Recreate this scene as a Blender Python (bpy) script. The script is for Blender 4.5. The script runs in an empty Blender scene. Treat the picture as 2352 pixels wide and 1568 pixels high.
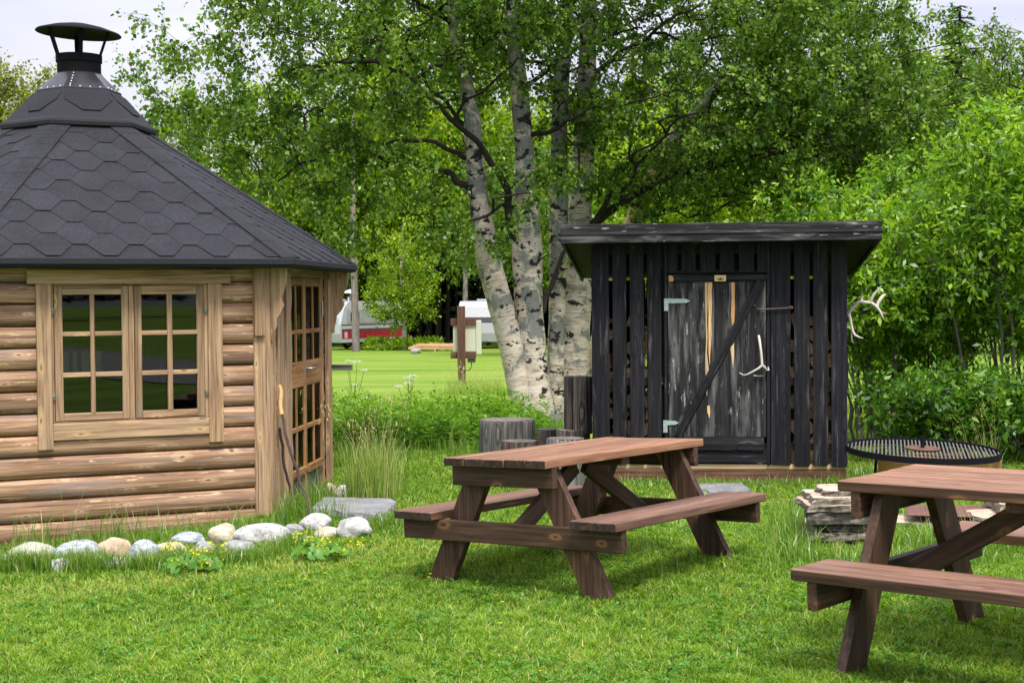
import bpy, math, random
import numpy as np
from mathutils import Vector, Matrix
R_ = random.Random(7)
NR = np.random.default_rng(11)
scene = bpy.context.scene
COL = scene.collection
PI = math.pi
V = Vector

# ------------------------------------------------------------------ camera
F_, P_, H_, RO_ = 3444.59, 0.0297, 1.6146, -0.0076
FW = V((0, math.cos(P_), -math.sin(P_))); UP0 = V((0, math.sin(P_), math.cos(P_))); RT0 = V((1, 0, 0))
cR, sR = math.cos(RO_), math.sin(RO_)
CAMO = V((0, 0, H_))
cam_d = bpy.data.cameras.new('camera')
cam = bpy.data.objects.new('camera', cam_d); COL.objects.link(cam)
RT = cR * RT0 + sR * UP0; UPv = cR * UP0 - sR * RT0
m = Matrix((RT, UPv, -FW)).transposed().to_4x4(); m.translation = CAMO
cam.matrix_world = m
cam_d.sensor_fit = 'HORIZONTAL'; cam_d.sensor_width = 36; cam_d.lens = 36 * F_ / 2352
cam_d.clip_start = 0.1; cam_d.clip_end = 2000
scene.camera = cam

def ray(px, py):
    x, y = px - 1176, py - 784
    X = cR * x + sR * y; Y = -sR * x + cR * y
    return FW + RT0 * (X / F_) - UP0 * (Y / F_)
def at_y(px, py, y):
    r = ray(px, py); return CAMO + r * (y / r.y)

# ------------------------------------------------------------------ terrain
def sst(a, b, x):
    t = np.clip((x - a) / (b - a), 0, 1); return t * t * (3 - 2 * t)
def terr(x, y):
    x = np.asarray(x, float); y = np.asarray(y, float)
    near = 0.115 * np.tanh(0.04 * x / 0.115) * (1 - sst(9.6, 12.2, y)) * sst(-6, 3, y)
    far = -0.0165 * np.clip(y - 14, 0, 75) - 0.004 * np.clip(y - 89, 0, 200)
    bump = 0.012 * np.sin(1.7 * x + 0.6 * y) * np.sin(0.9 * y - 0.5 * x + 1) + 0.008 * np.sin(3.9 * x - 1.1) * np.cos(3.1 * y)
    return near + far + bump - 0.02
def tz(x, y): return float(terr(x, y))
def ground(px, py):
    r = ray(px, py); z = 0.
    for _ in range(20):
        p = CAMO + r * ((z - H_) / r.z); z = 0.5 * z + 0.5 * tz(p.x, p.y)
    return V((p.x, p.y, tz(p.x, p.y)))

# ------------------------------------------------------------------ objects
def tag(o, label=None, cat=None, group=None, kind=None):
    if label: o['label'] = label
    if cat: o['category'] = cat
    if group: o['group'] = group
    if kind: o['kind'] = kind
    return o
def thing(name, label, cat, loc=(0, 0, 0), rot=None, group=None):
    o = bpy.data.objects.new(name, None); COL.objects.link(o); o.empty_display_size = .1
    mm = (rot.to_4x4() if rot is not None else Matrix.Identity(4)); mm.translation = V(loc)
    o.matrix_world = mm; o.matrix_basis = mm
    WM[o.name] = mm.copy()
    return tag(o, label, cat, group)
WM = {}
def wm(o):
    while o.parent is not None: o = o.parent
    return WM.get(o.name, Matrix.Identity(4))
def copy_tree(o, loc=None, rotz=None, scale=None, label=None, parent=None):
    c = o.copy(); COL.objects.link(c)
    if parent is not None: c.parent = parent
    if loc is not None:
        mm = Matrix.Rotation(rotz or 0, 4, 'Z')
        if scale: mm = mm @ Matrix.Diagonal((scale[0], scale[0], scale[1], 1))
        mm.translation = V(loc); c.matrix_world = mm; c.matrix_basis = mm
    if label: c['label'] = label
    for ch in o.children: copy_tree(ch, parent=c)
    return c

class MB:
    def __init__(s): s.v = []; s.f = []; s.g = []; s.mi = []; s.sm = []
    def add(s, vs, fs, gs=None, mi=0, smooth=False):
        b = len(s.v); s.v += [tuple(p) for p in vs]
        s.g += [tuple(q) for q in (gs if gs is not None else vs)]
        for f in fs: s.f.append(tuple(b + i for i in f)); s.mi.append(mi); s.sm.append(smooth)
    def box(s, c, size, M=None, grain=None, bev=.004, mi=0, wob=0.):
        M = M or Matrix.Identity(3); c = V(c)
        h = [x / 2 for x in size]; bev = min(bev, min(h) * .6)
        if grain is None: grain = max(range(3), key=lambda i: size[i])
        o1, o2 = (grain + 1) % 3, (grain + 2) % 3
        off = (R_.uniform(0, 50), R_.uniform(0, 50), R_.uniform(0, 50))
        vs = []; gs = []; idx = {}
        for sx in (-1, 1):
            for sy in (-1, 1):
                for sz in (-1, 1):
                    sg = (sx, sy, sz)
                    for k in range(3):
                        p = [sg[i] * (h[i] - (0 if i == k else bev)) for i in range(3)]
                        if wob: p = [q + R_.uniform(-wob, wob) for q in p]
                        idx[sg + (k,)] = len(vs); vs.append(c + M @ V(p))
                        gs.append((p[grain] + off[0], p[o1] + off[1], p[o2] + off[2]))
        fs = []
        for k in range(3):
            a, b = (k + 1) % 3, (k + 2) % 3
            for sg in (-1, 1):
                q = []
                for (i, j) in ((-1, -1), (1, -1), (1, 1), (-1, 1)):
                    t = [0, 0, 0]; t[k] = sg; t[a] = i; t[b] = j; q.append(idx[tuple(t) + (k,)])
                fs.append(q if sg > 0 else q[::-1])
        for k in range(3):
            a, b = (k + 1) % 3, (k + 2) % 3
            for i in (-1, 1):
                for j in (-1, 1):
                    t1 = [0, 0, 0]; t1[k] = -1; t1[a] = i; t1[b] = j; t2 = list(t1); t2[k] = 1
                    fs.append([idx[tuple(t1) + (a,)], idx[tuple(t2) + (a,)], idx[tuple(t2) + (b,)], idx[tuple(t1) + (b,)]])
        for sx in (-1, 1):
            for sy in (-1, 1):
                for sz in (-1, 1): fs.append([idx[(sx, sy, sz, k)] for k in range(3)])
        s.add(vs, fs, gs, mi)
    def beam(s, p0, p1, w, h, up=(0, 0, 1), **k):
        p0, p1 = V(p0), V(p1); d = p1 - p0; L = d.length; x = d / L
        z = V(up) - x * V(up).dot(x)
        z = z.normalized(); y = z.cross(x)
        s.box((p0 + p1) / 2, (L, w, h), Matrix((x, y, z)).transposed(), grain=0, **k)
    def prism(s, poly, O, ax, ay, th, mi=0, grain=0):
        O, ax, ay = V(O), V(ax), V(ay); n = ax.cross(ay).normalized(); N = len(poly)
        off = (R_.uniform(0, 50), R_.uniform(0, 50), R_.uniform(0, 50))
        vs = []; gs = []
        for k in (0, 1):
            for (a, b) in poly:
                vs.append(O + ax * a + ay * b + n * (th * k))
                q = (a, b, th * k) if grain == 0 else (b, a, th * k)
                gs.append(tuple(q[i] + off[i] for i in range(3)))
        fs = [list(range(N))[::-1], list(range(N, 2 * N))]
        for i in range(N): j = (i + 1) % N; fs.append([i, j, N + j, N + i])
        s.add(vs, fs, gs, mi)
    def tube(s, pts, rad, n=8, mi=0, caps=True, smooth=True, g0=None, wob=0.):
        pts = [V(p) for p in pts]
        if not hasattr(rad, '__len__'): rad = [rad] * len(pts)
        off = g0 or (R_.uniform(0, 50), R_.uniform(0, 50), R_.uniform(0, 50))
        vs = []; gs = []; fs = []; l = 0; prev = None
        for i, p in enumerate(pts):
            d = (pts[min(i + 1, len(pts) - 1)] - pts[max(i - 1, 0)]).normalized()
            if prev is None:
                a = V((0, 0, 1)) if abs(d.z) < .9 else V((1, 0, 0)); u = d.cross(a).normalized()
            else: u = (prev - d * prev.dot(d)).normalized()
            prev = u; w = d.cross(u)
            if i: l += (p - pts[i - 1]).length
            for k in range(n):
                a = 2 * PI * k / n; rr = rad[i] * (1 + (R_.uniform(-wob, wob) if wob else 0))
                vs.append(p + (u * math.cos(a) + w * math.sin(a)) * rr)
                gs.append((l + off[0], math.cos(a) * rad[i] + off[1], math.sin(a) * rad[i] + off[2]))
        for i in range(len(pts) - 1):
            for k in range(n):
                k2 = (k + 1) % n; fs.append((i * n + k, i * n + k2, (i + 1) * n + k2, (i + 1) * n + k))
        if caps: fs.append(tuple(range(n))[::-1]); b = (len(pts) - 1) * n; fs.append(tuple(range(b, b + n)))
        s.add(vs, fs, gs, mi, smooth)
    def lathe(s, prof, O, n=32, M=None, mi=0, smooth=True, closed=False):
        O = V(O); M = M or Matrix.Identity(3); vs = []; fs = []; gs = []
        for (r, z) in prof:
            for k in range(n):
                a = 2 * PI * k / n; vs.append(O + M @ V((r * math.cos(a), r * math.sin(a), z))); gs.append((z, r * math.cos(a), r * math.sin(a)))
        N = len(prof)
        for i in range(N - 1 if not closed else N):
            for k in range(n):
                k2 = (k + 1) % n; j = (i + 1) % N
                fs.append((i * n + k, i * n + k2, j * n + k2, j * n + k))
        s.add(vs, fs, gs, mi, smooth)
    def build(s, name, mats, parent=None, world=True, sharp=40):
        vs = s.v
        if parent is not None and world:
            inv = wm(parent).inverted(); vs = [inv @ V(p) for p in vs]
        me = bpy.data.meshes.new(name); me.from_pydata([tuple(p) for p in vs], [], s.f)
        a = me.attributes.new('g', 'FLOAT_VECTOR', 'POINT'); a.data.foreach_set('vector', np.array(s.g, np.float32).ravel())
        if not isinstance(mats, (list, tuple)): mats = [mats]
        for q in mats: me.materials.append(q)
        me.polygons.foreach_set('material_index', s.mi); me.polygons.foreach_set('use_smooth', s.sm)
        me.update()
        if any(s.sm): me.set_sharp_from_angle(angle=math.radians(sharp))
        o = bpy.data.objects.new(name, me); COL.objects.link(o)
        if parent is not None: o.parent = parent
        return o

def np_mesh(name, verts, faces, mats, attrs=None, parent=None, mi=None, smooth=False, inv=None):
    verts = np.asarray(verts, np.float32); faces = np.asarray(faces, np.int32)
    if inv is not None:
        A = np.array(inv); verts = verts @ A[:3, :3].T.astype(np.float32) + A[:3, 3].astype(np.float32)
    me = bpy.data.meshes.new(name); k = faces.shape[1]; nf = len(faces)
    me.vertices.add(len(verts)); me.vertices.foreach_set('co', verts.ravel())
    me.loops.add(nf * k); me.loops.foreach_set('vertex_index', faces.ravel())
    me.polygons.add(nf); me.polygons.foreach_set('loop_start', np.arange(nf, dtype=np.int32) * k)
    try: me.polygons.foreach_set('loop_total', np.full(nf, k, np.int32))
    except Exception: pass
    if not isinstance(mats, (list, tuple)): mats = [mats]
    for q in mats: me.materials.append(q)
    if mi is not None: me.polygons.foreach_set('material_index', np.asarray(mi, np.int32))
    if smooth: me.polygons.foreach_set('use_smooth', np.ones(nf, bool))
    me.update(calc_edges=True)
    for nm, arr in (attrs or {}).items():
        arr = np.asarray(arr, np.float32)
        if arr.ndim == 1: me.attributes.new(nm, 'FLOAT', 'POINT').data.foreach_set('value', arr)
        else: me.attributes.new(nm, 'FLOAT_VECTOR', 'POINT').data.foreach_set('vector', arr.ravel())
    o = bpy.data.objects.new(name, me); COL.objects.link(o)
    if parent is not None: o.parent = parent
    return o

# ------------------------------------------------------------------ materials
class NT:
    def __init__(s, name):
        s.m = bpy.data.materials.new(name); s.m.use_nodes = True; s.t = s.m.node_tree; s.t.nodes.clear()
        s.out = s.n('ShaderNodeOutputMaterial')
    def n(s, typ, ins=None, **props):
        nd = s.t.nodes.new(typ)
        for k, v in props.items(): setattr(nd, k, v)
        for k, v in (ins or {}).items(): s.set(nd.inputs[k], v)
        return nd
    def set(s, sock, v):
        if isinstance(v, bpy.types.NodeSocket): s.t.links.new(v, sock)
        elif isinstance(v, bpy.types.Node): s.t.links.new(v.outputs[0], sock)
        else:
            if sock.type == 'RGBA' and len(v) == 3: v = tuple(v) + (1,)
            sock.default_value = v
    def attr(s, nm, out='Vector'): return s.n('ShaderNodeAttribute', attribute_name=nm).outputs[out]
    def mapping(s, vec, scale=(1, 1, 1), loc=(0, 0, 0)): return s.n('ShaderNodeMapping', {'Vector': vec, 'Scale': scale, 'Location': loc}).outputs[0]
    def noise(s, vec, scale=1, detail=4, rough=.55, dist=0): return s.n('ShaderNodeTexNoise', {'Vector': vec, 'Scale': scale, 'Detail': detail, 'Roughness': rough, 'Distortion': dist}).outputs[0]
    def vor(s, vec, scale=1, feature='F1', out=0, rnd=1): return s.n('ShaderNodeTexVoronoi', {'Vector': vec, 'Scale': scale, 'Randomness': rnd}, feature=feature).outputs[out]
    def ramp(s, fac, stops, interp='LINEAR'):
        r = s.n('ShaderNodeValToRGB', {'Fac': fac}); e = r.color_ramp; e.interpolation = interp
        while len(e.elements) > 1: e.elements.remove(e.elements[-1])
        e.elements[0].position = stops[0][0]; e.elements[0].color = s.c4(stops[0][1])
        for p, c in stops[1:]: q = e.elements.new(p); q.color = s.c4(c)
        return r.outputs[0]
    @staticmethod
    def c4(c): return (c, c, c, 1) if not hasattr(c, '__len__') else (tuple(c) + (1,))[:4]
    def mix(s, fac, a, b, mode='MIX'):
        nd = s.n('ShaderNodeMix', data_type='RGBA', blend_type=mode)
        s.set(nd.inputs[0], fac); s.set(nd.inputs[6], a if not isinstance(a, tuple) else s.c4(a)); s.set(nd.inputs[7], b if not isinstance(b, tuple) else s.c4(b))
        return nd.outputs[2]
    def math(s, op, a, b=0., clamp=False): return s.n('ShaderNodeMath', {0: a, 1: b}, operation=op, use_clamp=clamp).outputs[0]
    def bump(s, h, strength=.3, dist=.01): return s.n('ShaderNodeBump', {'Height': h, 'Strength': strength, 'Distance': dist}).outputs[0]
    def pbsdf(s, col, rough=.6, spec=.3, metal=0., bump=None):
        b = s.n('ShaderNodeBsdfPrincipled', {'Base Color': col, 'Roughness': rough, 'Metallic': metal, 'Specular IOR Level': spec})
        if bump is not None: s.set(b.inputs['Normal'], bump)
        s.set(s.out.inputs[0], b.outputs[0]); return s.m

def wood(name, stops, knot=(.05, .03, .02), rough=.7, knotsc=(1.6, 6, 6), knotw=.5, grain=1., patch=None, spec=.25, ring=None, bump=.35, patch2=None):
    t = NT(name); g = t.attr('g')
    wv = t.noise(t.mapping(g, (.8, 3, 3)), 1, 2)
    gd = t.n('ShaderNodeVectorMath', {0: g, 1: t.n('ShaderNodeVectorMath', {0: wv, 1: (.0, .02, .02)}, operation='MULTIPLY').outputs[0]}, operation='ADD').outputs[0]
    sg = t.n('ShaderNodeSeparateXYZ', {0: g})
    kw = t.noise(t.mapping(g, (9, 22, 22)), 1, 3)
    k2 = t.n('ShaderNodeCombineXYZ', {0: t.math('ADD', t.math('MULTIPLY', sg.outputs[0], knotsc[0]), t.math('MULTIPLY', kw, .16)), 1: t.math('MULTIPLY', t.math('ADD', sg.outputs[1], sg.outputs[2]), knotsc[1])}).outputs[0]
    kn = t.n('ShaderNodeTexVoronoi', {'Vector': k2, 'Scale': 1}, voronoi_dimensions='2D'); kd = kn.outputs[0]
    n1 = t.noise(t.mapping(gd, (1.1, 26 * grain, 26 * grain)), 1, 5, .6, .6)
    n2 = t.noise(t.mapping(gd, (3, 75 * grain, 75 * grain)), 1, 4, .65)
    f = t.math('ADD', t.math('MULTIPLY', n1, .55), t.math('MULTIPLY', n2, .45))
    kr = t.n('ShaderNodeMath', {0: t.math('MULTIPLY', kd, 34.)}, operation='SINE').outputs[0]
    gate = t.ramp(t.n('ShaderNodeSeparateColor', {0: kn.outputs[1]}).outputs[0], [(.52, 0.), (.56, 1.)]); kd = t.math('ADD', kd, t.math('SUBTRACT', 1., gate)); kd = t.math('ADD', kd, t.math('MULTIPLY', t.n('ShaderNodeSeparateColor', {0: kn.outputs[1]}).outputs[1], .05))
    near = t.ramp(kd, [(0., 1.), (.34, 0.)])
    f = t.math('ADD', f, t.math('MULTIPLY', t.math('MULTIPLY', kr, near), .14))
    c = t.ramp(f, [(.5 + (p_ - .5) * .62, q_) for p_, q_ in stops])
    cl_ = t.ramp(t.noise(t.mapping(g, (.55, 38 * grain, 38 * grain)), 1, 3, .55), [(.655, 1.), (.69, .35)]); c = t.mix(1., c, cl_, 'MULTIPLY')
    piece = t.noise(t.mapping(g, (.25, 2.2, 2.2)), 1, 2)
    c = t.mix(1., c, t.ramp(piece, [(.3, .68), (.7, 1.25)]), 'MULTIPLY')
    if patch:
        pf = t.ramp(t.noise(t.mapping(g, patch[1]), 1, 5, .65), [(patch[2], 0.), (patch[2] + patch[3], 1.)])
        c = t.mix(pf, c, patch[0])
    if patch2:
        pf = t.ramp(t.noise(t.mapping(g, patch2[1]), 1, 4, .6), [(patch2[2], 0.), (patch2[2] + patch2[3], .9)]); c = t.mix(pf, c, patch2[0])
    if ring: c = t.mix(t.ramp(kd, [(.07, 0.), (.10, ring[1]), (.15, ring[1]), (.22, 0.)]), c, ring[0])
    c = t.mix(t.ramp(kd, [(.04, knotw), (.085, 0.)]), c, knot)
    return t.pbsdf(c, rough, spec, 0, t.bump(f, bump, .004))

def plain(name, col, rough=.6, spec=.3, metal=0., var=.25, scale=6., bump=0.):
    t = NT(name); g = t.attr('g'); n = t.noise(g, scale, 5, .6)
    c = t.mix(1., tuple(col), t.ramp(n, [(.25, 1 - var), (.75, 1 + var)]), 'MULTIPLY')
    return t.pbsdf(c, rough, spec, metal, t.bump(n, bump, .01) if bump else None)

def leafmat(name, stops, transl=.4, tcol=(1.25, 1.2, .5), gloss=.06, grough=.38):
    t = NT(name); tint = t.attr('tint', 'Fac')
    c = t.ramp(tint, stops)
    d = t.n('ShaderNodeBsdfDiffuse', {'Color': c}); tr = t.n('ShaderNodeBsdfTranslucent', {'Color': t.mix(1., c, tcol, 'MULTIPLY')})
    gl = t.n('ShaderNodeBsdfGlossy', {'Color': (.9, .95, .9, 1), 'Roughness': grough})
    a = t.n('ShaderNodeMixShader', {0: transl, 1: d.outputs[0], 2: tr.outputs[0]})
    b = t.n('ShaderNodeMixShader', {0: gloss, 1: a.outputs[0], 2: gl.outputs[0]})
    t.set(t.out.inputs[0], b.outputs[0]); return t.m

M_ = {}
M_['log'] = wood('log_wood', [(.28, (.105, .054, .029)), (.42, (.245, .138, .077)), (.55, (.36, .218, .128)), (.72, (.54, .365, .23))], knot=(.09, .04, .018), knotw=.85, knotsc=(3.0, 7, 7), ring=((.60, .42, .25), .5), patch=((.22, .175, .15), (1.1, 11, 11), .53, .12), patch2=((.58, .43, .26), (5, 26, 26), .63, .05), bump=.7)
M_['trim'] = wood('trim_wood', [(.28, (.17, .10, .055)), (.45, (.32, .205, .115)), (.6, (.42, .28, .165)), (.75, (.53, .37, .23))], knot=(.12, .055, .02), knotw=.75, knotsc=(2.4, 8, 8), ring=((.62, .42, .2), .55), patch=((.27, .23, .18), (1.2, 10, 10), .6, .1))
M_['door'] = wood('door_wood', [(.28, (.16, .07, .027)), (.45, (.29, .14, .056)), (.6, (.39, .205, .088)), (.75, (.48, .285, .135))], knot=(.1, .04, .015), patch=((.25, .19, .14), (1.2, 10, 10), .6, .1))
M_['greywood'] = wood('grey_weathered_wood', [(.28, (.035, .033, .032)), (.45, (.10, .095, .09)), (.6, (.19, .18, .165)), (.75, (.30, .28, .25))], knot=(.02, .018, .016), bump=.7)
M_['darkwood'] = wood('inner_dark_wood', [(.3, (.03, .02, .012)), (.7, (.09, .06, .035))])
M_['table'] = wood('table_brown_stain', [(.28, (.022, .0115, .007)), (.45, (.053, .028, .0155)), (.6, (.084, .045, .025)), (.75, (.135, .074, .042))], knot=(.015, .008, .005), ring=((.20, .10, .04), .8), rough=.62, spec=.3, knotsc=(3.6, 7, 7))
M_['tabletop'] = wood('table_top_wear_glare', [(.26, (.09, .038, .018)), (.42, (.185, .085, .041)), (.58, (.27, .133, .068)), (.75, (.42, .24, .135))], knot=(.07, .03, .02), rough=.6, spec=.4, patch=((.42, .27, .17), (1.0, 22, 22), .62, .06))  # worn stain, with sky glare also put into the lighter colour
M_['endgrain'] = wood('table_end_grain', [(.3, (.016, .011, .008)), (.5, (.035, .024, .017)), (.72, (.075, .055, .038))], patch=((.12, .12, .08), (9, 9, 9), .66, .08), knotw=0.)
M_['black'] = wood('black_tarred_boards', [(.3, (.009, .009, .011)), (.5, (.015, .015, .018)), (.72, (.028, .028, .032))], knot=(.006, .006, .007), rough=.65, spec=.12, patch=((.10, .10, .105), (2.2, 26, 26), .58, .16), bump=.6)
M_['blackworn'] = wood('black_worn_plywood', [(.3, (.008, .008, .009)), (.5, (.018, .018, .019)), (.72, (.045, .044, .043))], knot=(.006, .006, .006), rough=.65, spec=.18, patch=((.15, .145, .14), (1.8, 16, 16), .50, .22), patch2=((.30, .29, .27), (6, 34, 34), .64, .04), knotsc=(1.6, 5.5, 5), ring=((.15, .145, .14), .4), bump=.6)
M_['rawwood'] = wood('bare_wood', [(.3, (.45, .20, .075)), (.5, (.62, .33, .14)), (.7, (.72, .46, .24))], knotw=.3)
M_['palewood'] = wood('pale_bare_wood', [(.3, (.40, .32, .2)), (.5, (.55, .47, .33)), (.7, (.68, .6, .45))], knotw=.2)
M_['sillwood'] = wood('pale_sill_wood', [(.3, (.42, .27, .12)), (.5, (.56, .41, .22)), (.7, (.66, .52, .32))], knotw=.3)
M_['beamwood'] = wood('brown_base_beam', [(.3, (.07, .035, .02)), (.5, (.15, .075, .04)), (.7, (.25, .14, .08))])
M_['firewood'] = wood('split_firewood', [(.3, (.36, .19, .08)), (.5, (.60, .38, .19)), (.7, (.74, .58, .36))], knotw=.5)
M_['bark_dark'] = wood('dark_stump_bark', [(.3, (.02, .015, .012)), (.5, (.075, .06, .05)), (.72, (.20, .17, .145))], knotw=.3, patch=((.14, .07, .05), (3, 12, 12), .66, .05), bump=1.)
M_['bark_grey'] = wood('grey_stump_bark', [(.3, (.04, .038, .036)), (.48, (.13, .125, .115)), (.72, (.28, .265, .24))], knotw=.4, patch=((.12, .05, .035), (2, 7, 7), .68, .03), bump=1.)
M_['stumptop'] = wood('stump_cut_top', [(.3, (.06, .055, .05)), (.5, (.15, .135, .115)), (.7, (.28, .25, .2))], knotw=0.)
M_['stick'] = plain('stick_bark', (.055, .035, .032), .7, var=.5, scale=30)
M_['peeled'] = plain('peeled_stick', (.62, .36, .16), .6, var=.25, scale=25)
M_['metal'] = plain('black_painted_metal', (.010, .010, .012), .75, .06, 0., .15, 9)
M_['conemetal'] = plain('dark_flue_sheet', (.05, .05, .06), .33, .5, .7, .3, 5)
M_['iron'] = plain('galvanised_iron', (.42, .43, .43), .4, .5, .9, .2, 20)
M_['hingegreen'] = plain('patina_hinge', (.36, .44, .41), .5, .4, .3, .3, 25)
M_['rust'] = plain('rusty_steel', (.155, .075, .055), .65, .3, .3, .35, 12, .2)
M_['rustgold'] = plain('heat_tinted_steel', (.36, .20, .06), .5, .4, .5, .55, 5, .1)
M_['hook'] = plain('rusty_hook', (.17, .11, .09), .6, .4, .5, .3, 40)
M_['white'] = plain('caravan_white', (.44, .455, .48), .3, .5, 0., .04, 2)
M_['cgrey'] = plain('caravan_grey_panel', (.33, .35, .36), .4, .5, 0., .06, 2)
M_['cred'] = plain('caravan_red_stripe', (.36, .015, .03), .4, .5)
M_['cdark'] = plain('caravan_dark_stripe', (.10, .05, .06), .4, .5)
M_['tyre'] = plain('tyre_rubber', (.012, .012, .012), .8)
M_['cabinet'] = plain('cream_cabinet', (.50, .50, .41), .45, .4, 0., .05, 3)
M_['postbrown'] = wood('brown_post_paint', [(.3, (.06, .026, .018)), (.5, (.105, .05, .036)), (.7, (.16, .085, .06))], knotw=.3)
M_['plastic'] = plain('grey_plastic', (.09, .11, .10), .4)
M_['plank'] = wood('fresh_planks', [(.3, (.40, .22, .10)), (.5, (.56, .34, .17)), (.7, (.68, .47, .27))])
M_['plate'] = plain('plate_wood', (.70, .53, .25), .5, .3, 0., .12, 8)
M_['ink'] = plain('plate_burned_mark', (.12, .055, .015), .7)
M_['rubber'] = M_['tyre']

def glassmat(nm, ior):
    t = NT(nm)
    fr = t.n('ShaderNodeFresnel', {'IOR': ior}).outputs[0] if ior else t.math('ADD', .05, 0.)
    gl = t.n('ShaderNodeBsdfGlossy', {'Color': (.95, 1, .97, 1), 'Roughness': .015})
    tr = t.n('ShaderNodeBsdfTransparent', {'Color': (.40, .43, .39, 1)})  # tint darkened to imitate dirty panes and a dim interior
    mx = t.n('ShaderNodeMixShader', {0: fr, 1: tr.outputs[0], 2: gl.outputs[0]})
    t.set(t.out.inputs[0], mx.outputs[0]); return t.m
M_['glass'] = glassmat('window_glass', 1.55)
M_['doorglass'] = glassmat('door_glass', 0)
def darkglass():
    t = NT('dark_window'); return t.pbsdf((.012, .014, .016), .08, .6)
M_['darkglass'] = darkglass()
def paleglass():
    t = NT('pale_window'); return t.pbsdf((.28, .31, .33), .12, .6)
M_['paleglass'] = paleglass()
def boneM():
    t = NT('antler_bone'); g = t.attr('g'); n = t.noise(t.mapping(g, (5, 40, 40)), 1, 4)
    return t.pbsdf(t.ramp(n, [(.3, (.30, .25, .19)), (.5, (.58, .53, .46)), (.75, (.74, .70, .63))]), .5, .3)
M_['bone'] = boneM()
def shingle():
    t = NT('bitumen_shingle'); g = t.attr('g')
    n = t.math('ADD', t.math('MULTIPLY', t.noise(g, 420, 2, .7), .45), t.math('MULTIPLY', t.noise(g, 95, 3, .75), .55)); b = t.noise(g, 1.6, 5, .65); pc = t.vor(t.mapping(g, (0., 0., 1.)), 1.0, out=1)
    c = t.ramp(n, [(.33, (.006, .0063, .008)), (.5, (.0165, .017, .021)), (.66, (.046, .047, .055))])
    c = t.mix(1., c, t.ramp(b, [(.32, .70), (.68, 1.32)]), 'MULTIPLY')
    c = t.mix(1., c, t.ramp(t.n('ShaderNodeSeparateColor', {0: pc}).outputs[0], [(0., .91), (1., 1.10)]), 'MULTIPLY')
    return t.pbsdf(c, .85, .25, 0, t.bump(n, .5, .003))
M_['shingle'] = shingle()
def roofedge():
    t = NT('roof_felt_edge'); g = t.attr('g'); n = t.noise(g, 300, 2, .7)
    return t.pbsdf(t.ramp(n, [(.3, (.011, .0115, .014)), (.7, (.032, .033, .039))]), .85, .25, 0, t.bump(n, .4, .003))
M_['felt'] = roofedge()
def stoneM(name, stops, vein=(.5, .5, .48), sc=9, vs=.5):
    t = NT(name); g = t.attr('g')
    n = t.noise(g, sc, 6, .65, .6); n2 = t.noise(t.mapping(g, (1, 1, 3.2)), sc * 1.6, 4, .6, 1.5); sp = t.noise(g, 90, 2, .7)
    c = t.ramp(n, stops)
    c = t.mix(t.ramp(n2, [(.5, 0.), (.62, vs)]), c, vein)
    c = t.mix(1., c, t.ramp(sp, [(.3, .75), (.7, 1.2)]), 'MULTIPLY')
    return t.pbsdf(c, .8, .3, 0, t.bump(t.math('ADD', n, t.math('MULTIPLY', sp, .4)), .5, .012))
M_['st_white'] = stoneM('boulder_whitish', [(.32, (.24, .245, .23)), (.5, (.50, .495, .46)), (.68, (.70, .69, .65))], (.19, .185, .165), 11, .75)
M_['st_cream'] = stoneM('boulder_cream', [(.32, (.28, .235, .15)), (.5, (.54, .48, .34)), (.68, (.70, .64, .49))], (.26, .23, .17))
M_['st_grey'] = stoneM('boulder_grey', [(.3, (.12, .125, .125)), (.5, (.26, .27, .265)), (.7, (.40, .41, .40))], (.46, .46, .43))
M_['st_blue'] = stoneM('boulder_bluish', [(.3, (.13, .155, .17)), (.5, (.34, .39, .41)), (.7, (.58, .62, .64))], (.09, .105, .115), 12, .7)
M_['st_tan'] = stoneM('boulder_tan', [(.3, (.24, .17, .11)), (.5, (.46, .37, .27)), (.7, (.60, .50, .38))], (.50, .30, .13))
M_['st_green'] = stoneM('boulder_greenish', [(.3, (.20, .22, .16)), (.5, (.38, .40, .31)), (.7, (.54, .56, .46))], (.2, .23, .14))
M_['slate'] = stoneM('slate_flag', [(.3, (.13, .135, .14)), (.5, (.20, .205, .21)), (.7, (.27, .275, .28))], (.33, .33, .31), 5, .35)
M_['slate_pale'] = stoneM('slate_pale', [(.3, (.22, .175, .12)), (.5, (.42, .34, .245)), (.7, (.60, .52, .40))], (.42, .25, .12), 7, .5)
M_['slate_dark'] = stoneM('slate_dark', [(.3, (.03, .028, .026)), (.5, (.09, .08, .068)), (.7, (.23, .20, .16))], (.33, .28, .2), 9, .5)

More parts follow.
